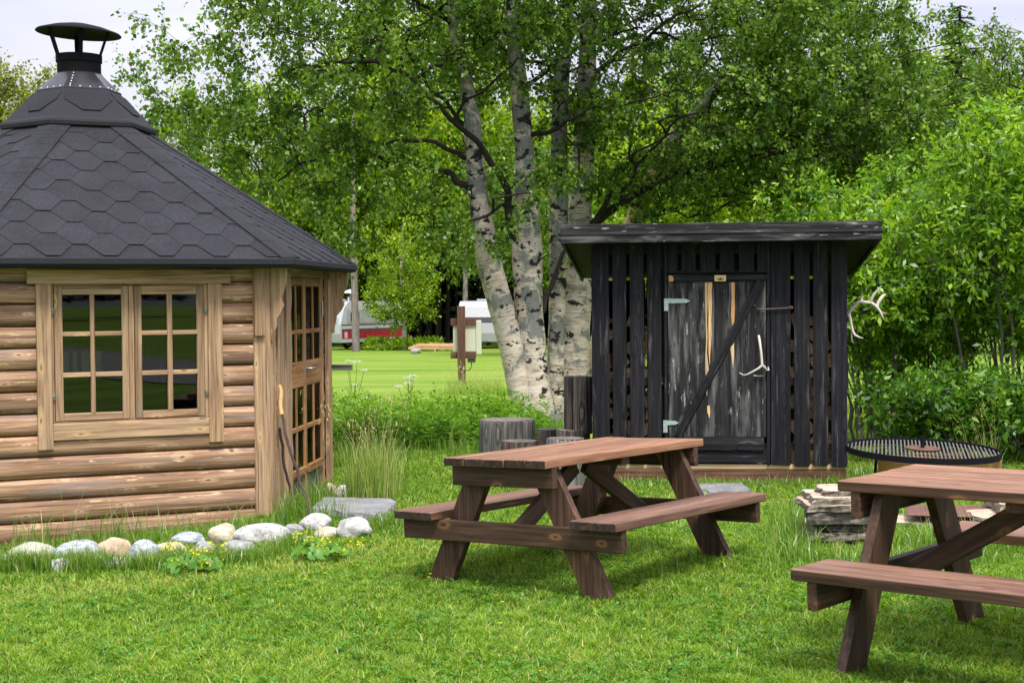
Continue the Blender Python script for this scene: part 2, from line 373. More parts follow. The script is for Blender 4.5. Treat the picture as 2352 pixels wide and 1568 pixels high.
def birchbark(name, warm=0., dark=.5):
    t = NT(name); g = t.attr('g')
    base = t.ramp(t.noise(t.mapping(g, (9, 3, 3)), 1, 5, .6), [(.3, (.34, .28, .215)), (.5, (.52 + warm * .05, .45, .36 - warm * .1)), (.7, (.64, .575, .48 - warm * .12))])
    lines = t.ramp(t.noise(t.mapping(g, (60, 5, 5)), 1, 3, .6), [(.56, 0.), (.63, .75)])
    c = t.mix(lines, base, (.14, .11, .085))
    hgt = t.n('ShaderNodeMapRange', {0: t.n('ShaderNodeSeparateXYZ', {0: g}).outputs[0], 1: 1.2, 2: 6.0, 3: 0., 4: .10}).outputs[0]
    lich = t.ramp(t.math('ADD', t.noise(t.mapping(g, (3.0, 3, 3)), 1, 6, .7, .5), hgt), [(.61 - .10 * dark, 0.), (.67 - .10 * dark, .9)])
    c = t.mix(lich, c, t.mix(t.noise(g, 40, 3), (.05, .06, .058), (.24, .26, .24)))
    blk = t.ramp(t.math('ADD', t.noise(t.mapping(g, (9, 5.5, 5.5)), 1, 5, .66, .3), t.math('MULTIPLY', hgt, .35)), [(.645 - .06 * dark, 0.), (.66 - .06 * dark, 1.)])
    c = t.mix(blk, c, (.018, .015, .013))
    h = t.noise(t.mapping(g, (30, 8, 8)), 1, 4)
    return t.pbsdf(c, .7, .25, 0, t.bump(t.math('ADD', h, t.math('MULTIPLY', blk, -.6)), .6, .015))
M_['bark_birch'] = birchbark('birch_bark', 0, .8)
M_['bark_birch_dark'] = birchbark('birch_bark_dark', 0, 1.5)
M_['bark_birch_mid'] = birchbark('birch_bark_mottled', 0, 1.1)
M_['bark_orange'] = birchbark('birch_bark_orange', 1.6, .6)
M_['branch'] = plain('dark_branch_bark', (.028, .022, .018), .85, .2, 0., .6, 18)
M_['branch_grey'] = plain('grey_branch_bark', (.10, .09, .07), .85, .2, 0., .5, 18)
M_['pinebark'] = wood('pine_bark', [(.3, (.07, .06, .055)), (.5, (.17, .15, .14)), (.7, (.28, .25, .22))], patch=((.30, .15, .08), (2, 8, 8), .56, .1), bump=1.)

M_['leaf_birch'] = leafmat('birch_leaf', [(0., (.032, .082, .010)), (.35, (.09, .185, .020)), (.7, (.165, .29, .034)), (1., (.27, .39, .07))], .42, gloss=.02)
M_['leaf_bright'] = leafmat('bright_birch_leaf', [(0., (.08, .17, .006)), (.4, (.22, .37, .010)), (.75, (.35, .50, .014)), (1., (.48, .56, .03))], .58, gloss=.03)
M_['leaf_yellow'] = leafmat('yellowish_birch_leaf', [(0., (.07, .11, .018)), (.5, (.24, .30, .035)), (1., (.44, .42, .07))], .5, gloss=.03)
M_['leaf_willow'] = leafmat('willow_leaf', [(0., (.05, .16, .010)), (.4, (.18, .37, .016)), (.75, (.32, .53, .028)), (1., (.48, .62, .07))], .52, gloss=.035)
M_['leaf_weed'] = leafmat('fireweed_leaf', [(0., (.03, .10, .010)), (.4, (.08, .21, .016)), (.75, (.17, .35, .022)), (1., (.30, .46, .04))], .45, gloss=.03)
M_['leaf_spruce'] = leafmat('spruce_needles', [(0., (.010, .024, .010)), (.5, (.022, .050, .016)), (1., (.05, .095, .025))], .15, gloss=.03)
M_['leaf_mantle'] = leafmat('lady_mantle_leaf', [(0., (.04, .12, .012)), (.5, (.09, .24, .02)), (1., (.17, .36, .035))], .4, gloss=.02)
M_['petal_yellow'] = leafmat('yellow_petal', [(0., (.42, .45, .01)), (1., (.66, .60, .02))], .3, tcol=(1, 1, .5), gloss=.02)
M_['petal_white'] = leafmat('white_umbel', [(0., (.60, .62, .55)), (1., (.82, .84, .80))], .3, tcol=(1, 1, 1), gloss=.02)
M_['blade'] = leafmat('grass_blade', [(0., (.045, .115, .008)), (.35, (.145, .29, .014)), (.7, (.255, .43, .024)), (.88, (.38, .51, .055)), (1., (.50, .44, .16))], .42, tcol=(1.1, 1.15, .5), gloss=.025, grough=.45)
M_['tall'] = leafmat('tall_grass_blade', [(0., (.05, .125, .010)), (.4, (.13, .27, .018)), (.75, (.26, .40, .04)), (1., (.55, .50, .22))], .4, tcol=(1.1, 1.15, .5))

M_['tallstem'] = plain('green_stem', (.09, .17, .03), .7)
M_['ironbar'] = plain('grate_bar_steel', (.30, .28, .27), .45, .5, .8, .4, 30)
M_['sidebrown'] = wood('table_side_brown', [(.28, (.055, .026, .018)), (.45, (.105, .052, .034)), (.6, (.155, .08, .052)), (.75, (.21, .115, .075))], knot=(.02, .01, .006), ring=((.2, .1, .05), .5), rough=.6, spec=.35, knotsc=(2.0, 9, 9))  # reddish brown for the outer bench edges
M_['benchtop'] = wood('bench_worn_stain', [(.26, (.068, .032, .019)), (.42, (.125, .062, .037)), (.58, (.185, .095, .058)), (.75, (.28, .165, .105))], knot=(.04, .02, .012), rough=.6, spec=.4, patch=((.33, .2, .13), (1.0, 22, 22), .62, .06))
M_['leaf_spruce_mid'] = leafmat('mid_green_spruce_needles', [(0., (.03, .07, .02)), (.5, (.07, .14, .035)), (1., (.14, .22, .06))], .25, gloss=.02)  # medium green needles for the single spruce
M_['slate_edge'] = stoneM('slate_broken_edge', [(.3, (.06, .052, .042)), (.5, (.19, .16, .12)), (.7, (.42, .36, .27))], (.05, .045, .04), 14, .7)
SKY_H, SKY_Z, SUN_E, EXPO = .36, 2.2, 2.7, 0.76
# ================================================================== LOG CABIN
CX, CY, CR, RE, RW, ZE, RC, ZC = -3.593, 12.571, .9574, 2.41, 2.174, 1.893, .628, 3.055
ZG = -.13
cabin = thing('log_cabin', 'hexagonal log grill cabin with dark shingle roof and black chimney', 'cabin', (CX, CY, ZG), Matrix.Rotation(CR - PI / 6, 3, 'Z'))
C0 = V((CX, CY, 0))
def fdir(k):
    a = CR + (k - .5) * PI / 3
    return V((math.cos(a), math.sin(a), 0)), V((math.sin(a), -math.cos(a), 0))
AP = RW * math.cos(PI / 6)
def fp(k, u, n, z):
    t, nn = fdir(k); return C0 + t * u + nn * (AP + n) + V((0, 0, z))
def fM(k):
    t, nn = fdir(k); return Matrix((t, nn, V((0, 0, 1)))).transposed()
def fbox(mb, k, u0, u1, z0, z1, n0, n1, **kw):
    mb.box(fp(k, (u0 + u1) / 2, (n0 + n1) / 2, (z0 + z1) / 2), (abs(u1 - u0), abs(n1 - n0), abs(z1 - z0)), fM(k), **kw)
HWID = RW / 2
LH = .155; Z0L = -.118
def log_run(mb, k, u0, u1, z0, z1):
    # one half-round log between z0 and z1
    nU = max(2, int((u1 - u0) / .08)); prof = []
    for i in range(9):
        a = PI * i / 8; zz = -math.cos(a); prof.append((math.sin(a) ** .70, zz))
    off = (R_.uniform(0, 90), R_.uniform(0, 90), R_.uniform(0, 90)); zc = (z0 + z1) / 2; hh = (z1 - z0) / 2 - .0022
    vs = []; gs = []; fs = []; ph = R_.uniform(0, 6); dep = .056 * R_.uniform(.9, 1.05)
    for i in range(nU + 1):
        u = u0 + (u1 - u0) * i / nU; wz = .0025 * math.sin(u * 3 + ph)
        for (b, q) in prof:
            n = -.062 + dep * b + .002 * math.sin(u * 7 + ph + q); z = zc + wz * (1 - abs(q)) + q * hh
            vs.append(fp(k, u, n, z)); gs.append((u + off[0], q * .11 + off[1], b * .06 + off[2]))
    m_ = len(prof)
    for i in range(nU):
        for j in range(m_ - 1): fs.append((i * m_ + j, (i + 1) * m_ + j, (i + 1) * m_ + j + 1, i * m_ + j + 1))
    for i in (0, nU):
        vs.append(fp(k, u0 if i == 0 else u1, -.075, zc)); gs.append(off); b = len(vs) - 1
        for j in range(m_ - 1): fs.append((i * m_ + j, i * m_ + j + 1, b))
    mb.add(vs, fs, gs, 0, True)
WIN = (-.505, .585, .745, 1.725)      # window hole u0,u1,z0,z1
WIN3 = (-.46, -.09, .86, 1.13)
DOOR = (-.515, .76, -.3, 1.80)
for k in range(6):
    mb = MB(); hole = WIN if k == 0 else WIN3 if k == 3 else DOOR if k == 1 else None
    for i in range(13):
        z0 = Z0L + i * LH; z1 = min(z0 + LH, ZE - .01)
        if hole and k == 1 and z0 < hole[3] - .05:
            log_run(mb, k, -HWID + .03, hole[0], z0, z1); log_run(mb, k, hole[1], HWID - .03, z0, z1)
        elif hole and k != 1 and z1 > hole[2] + .01 and z0 < hole[3] - .01:
            log_run(mb, k, -HWID + .03, hole[0], z0, z1); log_run(mb, k, hole[1], HWID - .03, z0, z1)
        else: log_run(mb, k, -HWID + .03, HWID - .03, z0, z1)
    # inner lining with the opening left free
    u0, u1 = -HWID + .07, HWID - .07
    if hole:
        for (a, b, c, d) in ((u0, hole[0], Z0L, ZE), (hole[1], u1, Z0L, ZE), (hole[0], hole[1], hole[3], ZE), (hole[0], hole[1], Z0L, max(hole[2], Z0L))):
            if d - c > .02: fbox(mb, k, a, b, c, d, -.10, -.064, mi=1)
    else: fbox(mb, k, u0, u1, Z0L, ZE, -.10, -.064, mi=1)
    mb.build('wall', [M_['log'], M_['darkwood']], cabin)
fl = MB()
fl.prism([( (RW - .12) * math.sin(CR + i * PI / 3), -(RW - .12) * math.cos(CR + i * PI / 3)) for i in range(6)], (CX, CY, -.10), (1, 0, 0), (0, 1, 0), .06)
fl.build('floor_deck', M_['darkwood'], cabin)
# corner posts: one board on each face
for k in range(6):
    mb = MB()
    fbox(mb, k, HWID - .135, HWID - .002, -.16, ZE - .012, -.045, .0)
    fbox(mb, (k + 1) % 6, -HWID + .010, -HWID + .125, -.16, ZE - .012, -.045, -.0015)
    post = mb.build('corner_post', M_['trim'], cabin)
    # overlaid bracket boards under the eave
    b2 = MB()
    fbox(b2, k, HWID - .137, HWID - .055, 1.335, ZE - .02, .0005, .034)
    b2.build('eave_bracket', M_['trim'], cabin); b2 = MB()
    if k in (0, 1, 5):
        # curved bracket plank standing out from the post, wavy outer edge
        t, nn = fdir(k + 1); kk = (k + 1) % 6
        prof = [(0, 1.30), (.03, 1.30), (.035, 1.36), (.055, 1.40), (.062, 1.46), (.10, 1.50), (.135, 1.56), (.11, 1.62), (.14, 1.68), (.165, 1.74), (.175, 1.82), (.175, ZE - .02), (0, ZE - .02)]
        b2.prism([(n, z) for (n, z) in prof], fp(kk, -HWID + .02, 0, 0), nn * .72, (0, 0, 1), .036, grain=1)
        b2.build('eave_bracket', M_['trim'], cabin); b2 = MB()
        if k == 0:
            b2.prism([(n, z) for (n, z) in prof], fp(kk, HWID - .06, 0, 0), nn, (0, 0, 1), .036, grain=1)
            b2.build('eave_bracket', M_['trim'], cabin)

def window(k, hinges=True):
    mb = MB()
    fbox(mb, k, -.68, .775, 1.731, 1.833, -.02, .024)
    fbox(mb, k, -.62, -.515, .553, 1.730, -.02, .016)
    fbox(mb, k, .604, .711, .553, 1.730, -.02, .016)
    fbox(mb, k, -.5145, .6035, .617, .737, -.02, .012)
    # jamb frame
    fbox(mb, k, -.514, -.499, .738, 1.7305, -.09, -.002); fbox(mb, k, .578, .603, .738, 1.7305, -.09, -.002)
    fbox(mb, k, -.498, .577, 1.7175, 1.7305, -.09, -.003); fbox(mb, k, -.498, .577, .738, .7485, -.09, -.001)
    fbox(mb, k, .0275, .0655, .7495, 1.7165, -.07, -.006)
    w = mb.build('window', M_['trim'], cabin)
    for (a, b, g0, g1, mu) in ((-.495, .024, -.439, -.023, (-.247, -.216)), (.069, .575, .118, .522, (.304, .339))):
        s = MB(); zt, zb, gt, gb = 1.715, .752, 1.653, .806
        fbox(s, k, a, g0, zb, zt, -.045, .004); fbox(s, k, g1, b, zb, zt, -.045, .004)
        fbox(s, k, g0 + .0005, g1 - .0005, gt, zt - .001, -.045, .003); fbox(s, k, g0 + .0005, g1 - .0005, zb + .001, gb, -.045, .005)
        s2 = s
        fbox(s2, k, mu[0], mu[1], gb - .004, gt + .002, -.042, .008, bev=.003)
        for zz in (1.373, 1.081):
            fbox(s2, k, g0 - .003, mu[0] - .0005, zz - .016, zz + .016, -.04, .0065, bev=.003); fbox(s2, k, mu[1] + .0005, g1 + .003, zz - .016, zz + .016, -.04, .0065, bev=.003)
        s.build('sash', M_['trim'], w)
        p = MB(); fbox(p, k, g0 - .01, g1 + .01, gb - .01, gt + .01, -.026, -.022, bev=.0005)
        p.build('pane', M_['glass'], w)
    if hinges:
        for u in (-.507, .588):
            for z in (1.535, .925):
                h = MB(); h.tube([fp(k, u, .006, z - .02), fp(k, u, .006, z + .02)], .009, 8); h.tube([fp(k, u, .008, z - .012), fp(k, u, .014, z + .012)], .013, 8)
                h.build('hinge', M_['iron'], w)
window(0)
mb = MB()
fbox(mb, 3, -.53, -.02, 1.131, 1.20, -.02, .02); fbox(mb, 3, -.53, -.02, .79, .859, -.02, .02); fbox(mb, 3, -.53, -.461, .8595, 1.1305, -.02, .018); fbox(mb, 3, -.089, -.02, .8595, 1.1305, -.02, .018)
fbox(mb, 3, -.182, -.150, .861, 1.129, -.06, -.03); fbox(mb, 3, -.262, -.228, .861, 1.129, -.06, -.03)
w3 = mb.build('back_window', M_['trim'], cabin)
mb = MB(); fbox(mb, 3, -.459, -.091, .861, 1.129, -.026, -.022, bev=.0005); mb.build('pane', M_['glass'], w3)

# doors
k = 1
mb = MB()
fbox(mb, k, -.60, .86, 1.7905, 1.885, -.05, -.008)
fbox(mb, k, -.535, -.503, -.14, 1.790, -.09, -.012); fbox(mb, k, .752, .79, -.14, 1.790, -.09, -.012)
def wavy(u0, u1, side, n0, th, amp=.014, zb=-.15, zt=1.785, fr=15):
    pts = []; N = 60; ph = R_.uniform(0, 6)
    for i in range(N + 1):
        z = zb + (zt - zb) * i / N; w = amp * (math.sin(z * fr + ph) + .5 * math.sin(z * fr * 1.7 + ph * 2)); pts.append(((u1 if side > 0 else u0) + w, z))
    q = [(u0, zb)] + pts + [(u0, zt)] if side > 0 else [(u1, zb)] + pts + [(u1, zt)]
    t, nn = fdir(k); mb.prism(q, fp(k, 0, n0 + th, 0), t, (0, 0, 1), th, grain=1)
wavy(-.70, -.545, 1, -.035, .03, zt=1.7895); wavy(-.91, -.72, 1, -.055, .03); wavy(.795, .905, 1, -.035, .034); wavy(.955, .99, -1, -.045, .03)
mb.build('door_frame', M_['trim'], cabin)
def cdoor(u0, u1, handle):
    s = MB(); zb, zt = -.09, 1.786; um = (u0 + u1) / 2; st = .045
    fbox(s, k, u0, u0 + st, zb, zt, -.055, -.018); fbox(s, k, u1 - st, u1, zb, zt, -.055, -.018)
    a, b = u0 + st, u1 - st
    fbox(s, k, a, b, 1.715, zt, -.055, -.019); fbox(s, k, a, b, .885, 1.095, -.052, -.022)
    fbox(s, k, a, b, 1.322, 1.358, -.05, -.019); fbox(s, k, a, b, .525, .565, -.05, -.019)
    fbox(s, k, a - .01, b + .01, .16, .222, -.05, .0)
    for (z0, z1) in ((1.358, 1.715), (1.095, 1.322), (.565, .885), (.222, .525)):
        fbox(s, k, um - .014, um + .014, z0 + .001, z1 - .001, -.05, -.018)
    d = s.build('door', M_['door'], cabin)
    g = MB(); n = 7; w = (b - a) / n
    for i in range(n): fbox(g, k, a + i * w + .001, a + (i + 1) * w - .001, zb, .159, -.05, -.024 - .002 * (i % 2))
    g.build('lower_panel', M_['greywood'], d)
    for (z0, z1) in ((1.095, 1.715), (.222, .885)):
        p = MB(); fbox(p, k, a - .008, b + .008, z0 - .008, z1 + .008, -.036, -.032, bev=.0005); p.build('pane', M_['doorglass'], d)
    if handle:
        h = MB(); h.tube([fp(k, u0 + .03, -.02, 1.03), fp(k, u0 + .03, .03, 1.03), fp(k, u0 + .04, .035, 1.03), fp(k, u0 + .14, .036, 1.035)], .010, 10)
        h.build('handle', M_['iron'], d)
    e = u1 if handle else u0
    for z in (1.52, .30):
        h = MB(); h.tube([fp(k, e + (.012 if handle else -.012), -.012, z - .07), fp(k, e + (.012 if handle else -.012), -.012, z + .07)], .010, 8); h.build('hinge', M_['iron'], d)
cdoor(-.50, .098, False); cdoor(.102, .748, True)
mb = MB()
fbox(mb, k, -.50, .75, -.16, -.095, -.08, .03)
mb.build('threshold', M_['greywood'], cabin)
mb = MB(); t, nn = fdir(1)
p = fp(1, HWID - .10, 0, 1.0); mb.beam(p - nn * .02 + V((-.13, .0, 0)), p + V((.20, -.03, .0)), .09, .048)
mb.build('shelf_bracket', M_['greywood'], cabin)

# ---------------------------------------------------------------- roof
hipdir = [V((math.sin(CR + i * PI / 3), -math.cos(CR + i * PI / 3), 0)) for i in range(6)]
RT_, ZT_ = .50, ZC + .004
def hip(i, s, up=0.):
    r = RE + (RT_ - RE) * s; z = ZE + (ZT_ - ZE) * s
    return C0 + hipdir[i % 6] * r + V((0, 0, z + up))
mb = MB()
for i in range(6):
    vs = [hip(i - 1, 0), hip(i, 0), hip(i, 1), hip(i - 1, 1), hip(i - 1, 0, -.045), hip(i, 0, -.045), hip(i, 1, -.06), hip(i - 1, 1, -.06)]
    mb.add(vs, [(0, 1, 2, 3), (4, 7, 6, 5), (0, 4, 5, 1)], None, 1)
roof = mb.build('roof', [M_['shingle'], M_['felt']], cabin)
def clip(poly, a, b, c):
    out = []
    for i in range(len(poly)):
        p, q = poly[i], poly[(i + 1) % len(poly)]; dp = a * p[0] + b * p[1] + c; dq = a * q[0] + b * q[1] + c
        if dp >= 0: out.append(p)
        if (dp >= 0) != (dq >= 0): t = dp / (dp - dq); out.append((p[0] + t * (q[0] - p[0]), p[1] + t * (q[1] - p[1])))
    return out
sh = MB()
PT, EX, FL = .3945, .1475, .10
for k in range(6):
    t, nh = fdir(k)
    E = (hip(k - 1, 0) + hip(k, 0)) / 2; T = (hip(k - 1, 1) + hip(k, 1)) / 2
    L = (T - E).length; sl = (T - E) / L; nn = t.cross(sl)
    if nn.z < 0: nn = -nn
    w0 = RE / 2; w1 = RT_ / 2
    cl = lambda pl: clip(clip(clip(clip(pl, -1, -(w0 - w1) / L, w0 - .03), 1, -(w0 - w1) / L, w0 - .03), 0, -1, L), 0, 1, 0)
    def emit(poly, hf, offg, jit=0.):
        pl = cl(poly)
        if len(pl) < 3: return
        top = [E + t * u + sl * s + nn * (hf(s) + jit) for (u, s) in pl]; bot = [E + t * u + sl * s + nn * .0008 for (u, s) in pl]
        N = len(pl); g = [(u, s, offg) for (u, s) in pl]
        fs = [tuple(range(N))] + [(N + i, N + (i + 1) % N, (i + 1) % N, i) for i in range(N)]
        sh.add(top + bot, fs, g + g)
    # starter row
    emit([(-1.3, 0), (1.3, 0), (1.3, .2), (-1.3, .2)], lambda s: .004 + .0 * s, R_.uniform(0, 99))
    for j in range(14):
        s0 = .046 + j * EX; ph = -.122 + (.5 * PT if j % 2 else 0)
        for q in range(-5, 6):
            u = ph + q * PT; og = R_.uniform(0, 99); jt = R_.uniform(-.0015, .0015)
            hf = lambda s, s0=s0: .013 - .007 * min(1, max(0, (s - s0) / (2.1 * EX))) + .0
            emit([(u - FL / 2, s0), (u + FL / 2, s0), (u + PT / 2 - FL / 2, s0 + EX), (u - PT / 2 + FL / 2, s0 + EX)], hf, og, jt)
            emit([(u - PT / 2 + .0008, s0 + EX), (u + PT / 2 - .0008, s0 + EX), (u + PT / 2 - .0008, s0 + 2.05 * EX), (u - PT / 2 + .0008, s0 + 2.05 * EX)], hf, og, jt)
sh.build('shingles', M_['shingle'], roof)
for i in range(6):
    hc = MB()
    for side in (0, 1):
        kk = i if side == 0 else i + 1
        t, _ = fdir(kk); d = -t if side == 0 else t
        n = 9
        for j in range(n):
            s0, s1 = j / n, (j + 1) / n
            def w(s): return (.085 + .075 * s)
            up0, up1 = .031, .028
            a0, a1 = hip(i, s0, up0), hip(i, min(1, s1 + .012), up1)
            b0, b1 = a0 + d * w(s0) - V((0, 0, .003)), a1 + d * w(s1) - V((0, 0, .003))
            lo = [p - V((0, 0, .02)) for p in (a0, b0, b1, a1)]
            off = 7.3 * i
            sl = s1 - s0
            hc.add([a0, b0, b1, a1] + lo, [(0, 1, 2, 3), (0, 4, 5, 1), (1, 5, 6, 2)], [(0, s0 * 2, off), (.1, s0 * 2, off), (.1, s1 * 2, off), (0, s1 * 2, off)] * 2)
    hc.build('hip_cap', M_['shingle'], roof)
ed = MB()
for i in range(6):
    a, b = hip(i - 1, 0, -.005), hip(i, 0, -.005); t, nn = fdir(i)
    ed.beam(a + nn * .004, b + nn * .004, .022, .046)
ed.build('eave_edge', M_['felt'], roof)
so = MB()
for i in range(6):
    t, nn = fdir(i)
    so.add([hip(i - 1, .01, -.062), hip(i, .01, -.062), fp(i, HWID - .02, -.06, ZE + .03), fp(i, -HWID + .02, -.06, ZE + .03)], [(0, 1, 2, 3)])
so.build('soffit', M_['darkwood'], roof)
# roof cap: hexagonal skirt with thick rolled edge
cp = MB()
def cpt(i, r, z): return C0 + hipdir[i % 6] * r + V((0, 0, z))
ringp = [(.335, 3.345), (.50, 3.185), (RC - .03, 3.082), (RC, 3.066), (RC + .012, 3.046), (RC + .008, 3.018), (RC - .02, 3.006), (RC - .06, 3.024), (.45, 3.10)]
vs = [cpt(i, r, z) for (r, z) in ringp for i in range(6)]
fs = []
for a in range(len(ringp) - 1):
    for i in range(6): j = (i + 1) % 6; fs.append((a * 6 + i, a * 6 + j, (a + 1) * 6 + j, (a + 1) * 6 + i))
cp.add(vs, fs, None)
cap = cp.build('roof_cap', M_['felt'], cabin)
ct = MB()
for k in range(6):
    t, nh = fdir(k)
    A = (cpt(k - 1, RC - .03, 3.084) + cpt(k, RC - .03, 3.084)) / 2; B = (cpt(k - 1, .335, 3.347) + cpt(k, .335, 3.347)) / 2
    L = (B - A).length; sl = (B - A) / L; nn = t.cross(sl); nn = nn if nn.z > 0 else -nn
    for (pl) in ([(-.18, .20), (-.05, .075), (.09, .075), (.2, .20), (.19, .30), (-.17, .30)],):
        w0, w1 = (RC - .03) / 2, .335 / 2
        pl = clip(clip(pl, -1, -(w0 - w1) / L, w0 - .004), 1, -(w0 - w1) / L, w0 - .004)
        ct.add([A + t * u + sl * s + nn * (.011 - .02 * max(0, s - .075)) for u, s in pl] + [A + t * u + sl * s for u, s in pl], [tuple(range(len(pl)))] + [(len(pl) + i, len(pl) + (i + 1) % len(pl), (i + 1) % len(pl), i) for i in range(len(pl))], [(u, s, k) for u, s in pl] * 2)
ct.build('cap_shingles', M_['shingle'], cap)
# chimney
ch = MB()
n = 48; vs = []; fs = []
for (zz, mode) in ((3.335, 0), (3.349, 0), (3.49, 1), (3.495, 1)):
    for i in range(n):
        a = 2 * PI * i / n
        if mode == 0:
            q = (a % (PI / 3)) - PI / 6; r = .345 * math.cos(PI / 6) / math.cos(q)
        else: r = .186
        aa = a + CR
        vs.append(C0 + V((r * math.sin(aa), -r * math.cos(aa), zz)))
for r_ in range(3):
    for i in range(n): j = (i + 1) % n; fs.append((r_ * n + i, r_ * n + j, (r_ + 1) * n + j, (r_ + 1) * n + i))
ch.add(vs, fs, None, 0, True)
chim = ch.build('chimney', M_['conemetal'], cabin, sharp=22)
co = MB(); co.lathe([(.178, 3.47), (.178, 3.59), (.180, 3.592), (.188, 3.592), (.188, 3.652), (.176, 3.652), (.17, 3.58), (.17, 3.47)], C0, 40)
co.build('collar', M_['metal'], chim, sharp=30)
tilt = Matrix.Rotation(math.radians(3.2), 3, 'Y')
rc = MB(); rc.lathe([(.0, .075), (.10, .068), (.22, .043), (.335, .006), (.348, -.006), (.346, -.012), (.33, -.008), (.2, .02), (.0, .04)], C0 + V((0, 0, 3.84)), 48, tilt)
rc.build('rain_cap', M_['metal'], chim, sharp=30)
for a in (20, 75, 140, 200, 255, 320):
    aa = math.radians(a); d = V((math.sin(aa), -math.cos(aa), 0)); s = MB()
    s.beam(C0 + d * .182 + V((0, 0, 3.60)), C0 + tilt @ (d * .272 + V((0, 0, .006))) + V((0, 0, 3.84)), .035, .006, up=d)
    s.build('strut', M_['metal'], chim)
def rivet(p): rv = MB(); rv.lathe([(0, .006), (.005, .005), (.0075, 0), (.0075, -.004)], p, 8); rv.build('rivet', M_['iron'], chim)
for i in range(5): s = i / 4; rivet(C0 + V((.305 - .115 * s, 0, 0)).length * (hipdir[5] * .86 + hipdir[0] * .15).normalized() + V((0, 0, 3.375 + .105 * s)))
for kk in range(6):
    t, nh = fdir(kk)
    for u in (-.12, -.04, .04, .12): rivet(C0 + nh * (.345 * .866 - .008) + t * u + V((0, 0, 3.358)))

# ================================================================== FIREWOOD SHED
SO = V((.699, 13.13, 0)); SR = -.118
SA = V((math.cos(SR), math.sin(SR), 0)); SB = V((-math.sin(SR), math.cos(SR), 0)); SM = Matrix((SA, SB, V((0, 0, 1)))).transposed()
shed = thing('firewood_shed', 'small black slatted firewood shed with plank door and slanting roof', 'shed', (SO.x, SO.y, 0), Matrix.Rotation(SR, 3, 'Z'))
def sp(a, b, z): return SO + SA * a + SB * b + V((0, 0, z))
def sbox(mb, a0, a1, b0, b1, z0, z1, **k): mb.box(sp((a0 + a1) / 2, (b0 + b1) / 2, (z0 + z1) / 2), (abs(a1 - a0), abs(b1 - b0), abs(z1 - z0)), SM, **k)
edges = [0, .152, .181, .304, .333, .456, .484, .606, .631]
mb = MB()
def brd(a0, a1, z0, z1, b0=0., th=.022): sbox(mb, a0, a1, b0 + R_.uniform(-.001, .001), b0 + th, z0, z1, wob=.0012)
for (a, b) in ((.0, .152), (.181, .304), (.333, .456), (.484, .606)): brd(a, b, .15 + R_.uniform(-.006, .006), 2.07)
for (a, b) in ((1.589, 1.716), (1.745, 1.878), (1.907, 2.033), (2.061, 2.195)): brd(a, b, .142 - .02 * (a - 1.6) + R_.uniform(-.006, .006), 2.065)
brd(.631, .658, .15, 2.07); brd(1.545, 1.5875, .15, 2.065, .001); brd(1.512, 1.540, .14, 1.805, .004)
for (a, b) in ((.662, .753), (.783, .908), (.945, 1.076), (1.114, 1.237), (1.276, 1.405), (1.433, 1.541)): brd(a, b, 1.808, 2.069)
brd(.66, 1.511, .16, .262, .006)
mb.build('front_wall', M_['black'], shed)
mb = MB()
sbox(mb, 0, 2.195, .026, .066, 1.972, 2.065); sbox(mb, .66, 1.54, .026, .066, 1.80, 1.834); sbox(mb, .0, .62, .026, .066, .83, .90); sbox(mb, 1.59, 2.19, .026, .066, .83, .90); sbox(mb, 1.59, 2.19, .026, .066, .27, .33); sbox(mb, 0., .62, .026, .066, .27, .33)
for a in (.0, 2.135, .60, 1.545): sbox(mb, a, a + .06, .067, .13, .12, 1.971)
D_ = 2.0
def rz(b): return 2.066 - (b + .28) * .1253
for a0 in (.0, 2.17):
    x = .13
    while x < D_: 
        sbox(mb, a0, a0 + .024, x + .002, x + .12, .14, rz(x + .12) - .01); x += .135
x = .0
while x < 2.1: sbox(mb, x, x + .13, D_, D_ + .022, .14, rz(D_) - .01); x += .14
mb.build('side_wall', M_['black'], shed)
mb = MB(); sbox(mb, .01, 2.185, .03, D_, .105, .145); mb.build('floor_deck', M_['sillwood'], shed)
mb = MB(); sbox(mb, .0, 2.19, .025, .115, -.03, .104); mb.build('base_beam', M_['beamwood'], shed); mb = MB(); sbox(mb, .0, 2.19, D_ - .1, D_, -.10, .104); mb.build('base_beam', M_['beamwood'], shed)
mb = MB()
nrm = (V((0, 0, 1)) + SB * .1253).normalized(); along = (SB - V((0, 0, .1253))).normalized()
RM = Matrix((SA, along, nrm)).transposed()
mb.box(sp(1.105, .91, rz(.91) + .045), (2.66, 2.38, .035), RM, grain=1)
rf = mb.build('roof', M_['black'], shed)
mb = MB(); mb.box(sp(1.105, .90, rz(.90) + .072), (2.71, 2.45, .012), RM, mi=0, grain=1); mb.build('roof_felt', M_['felt'], rf)
mb = MB(); sbox(mb, -.241, 2.452, -.307, -.281, 2.068, 2.228, wob=.0015)
for a in (-.239, 2.424): mb.beam(sp(a + .013, -.28, rz(-.28) + .055), sp(a + .013, 2.1, rz(2.1) + .055), .024, .115)
mb.build('fascia', M_['blackworn'], rf)
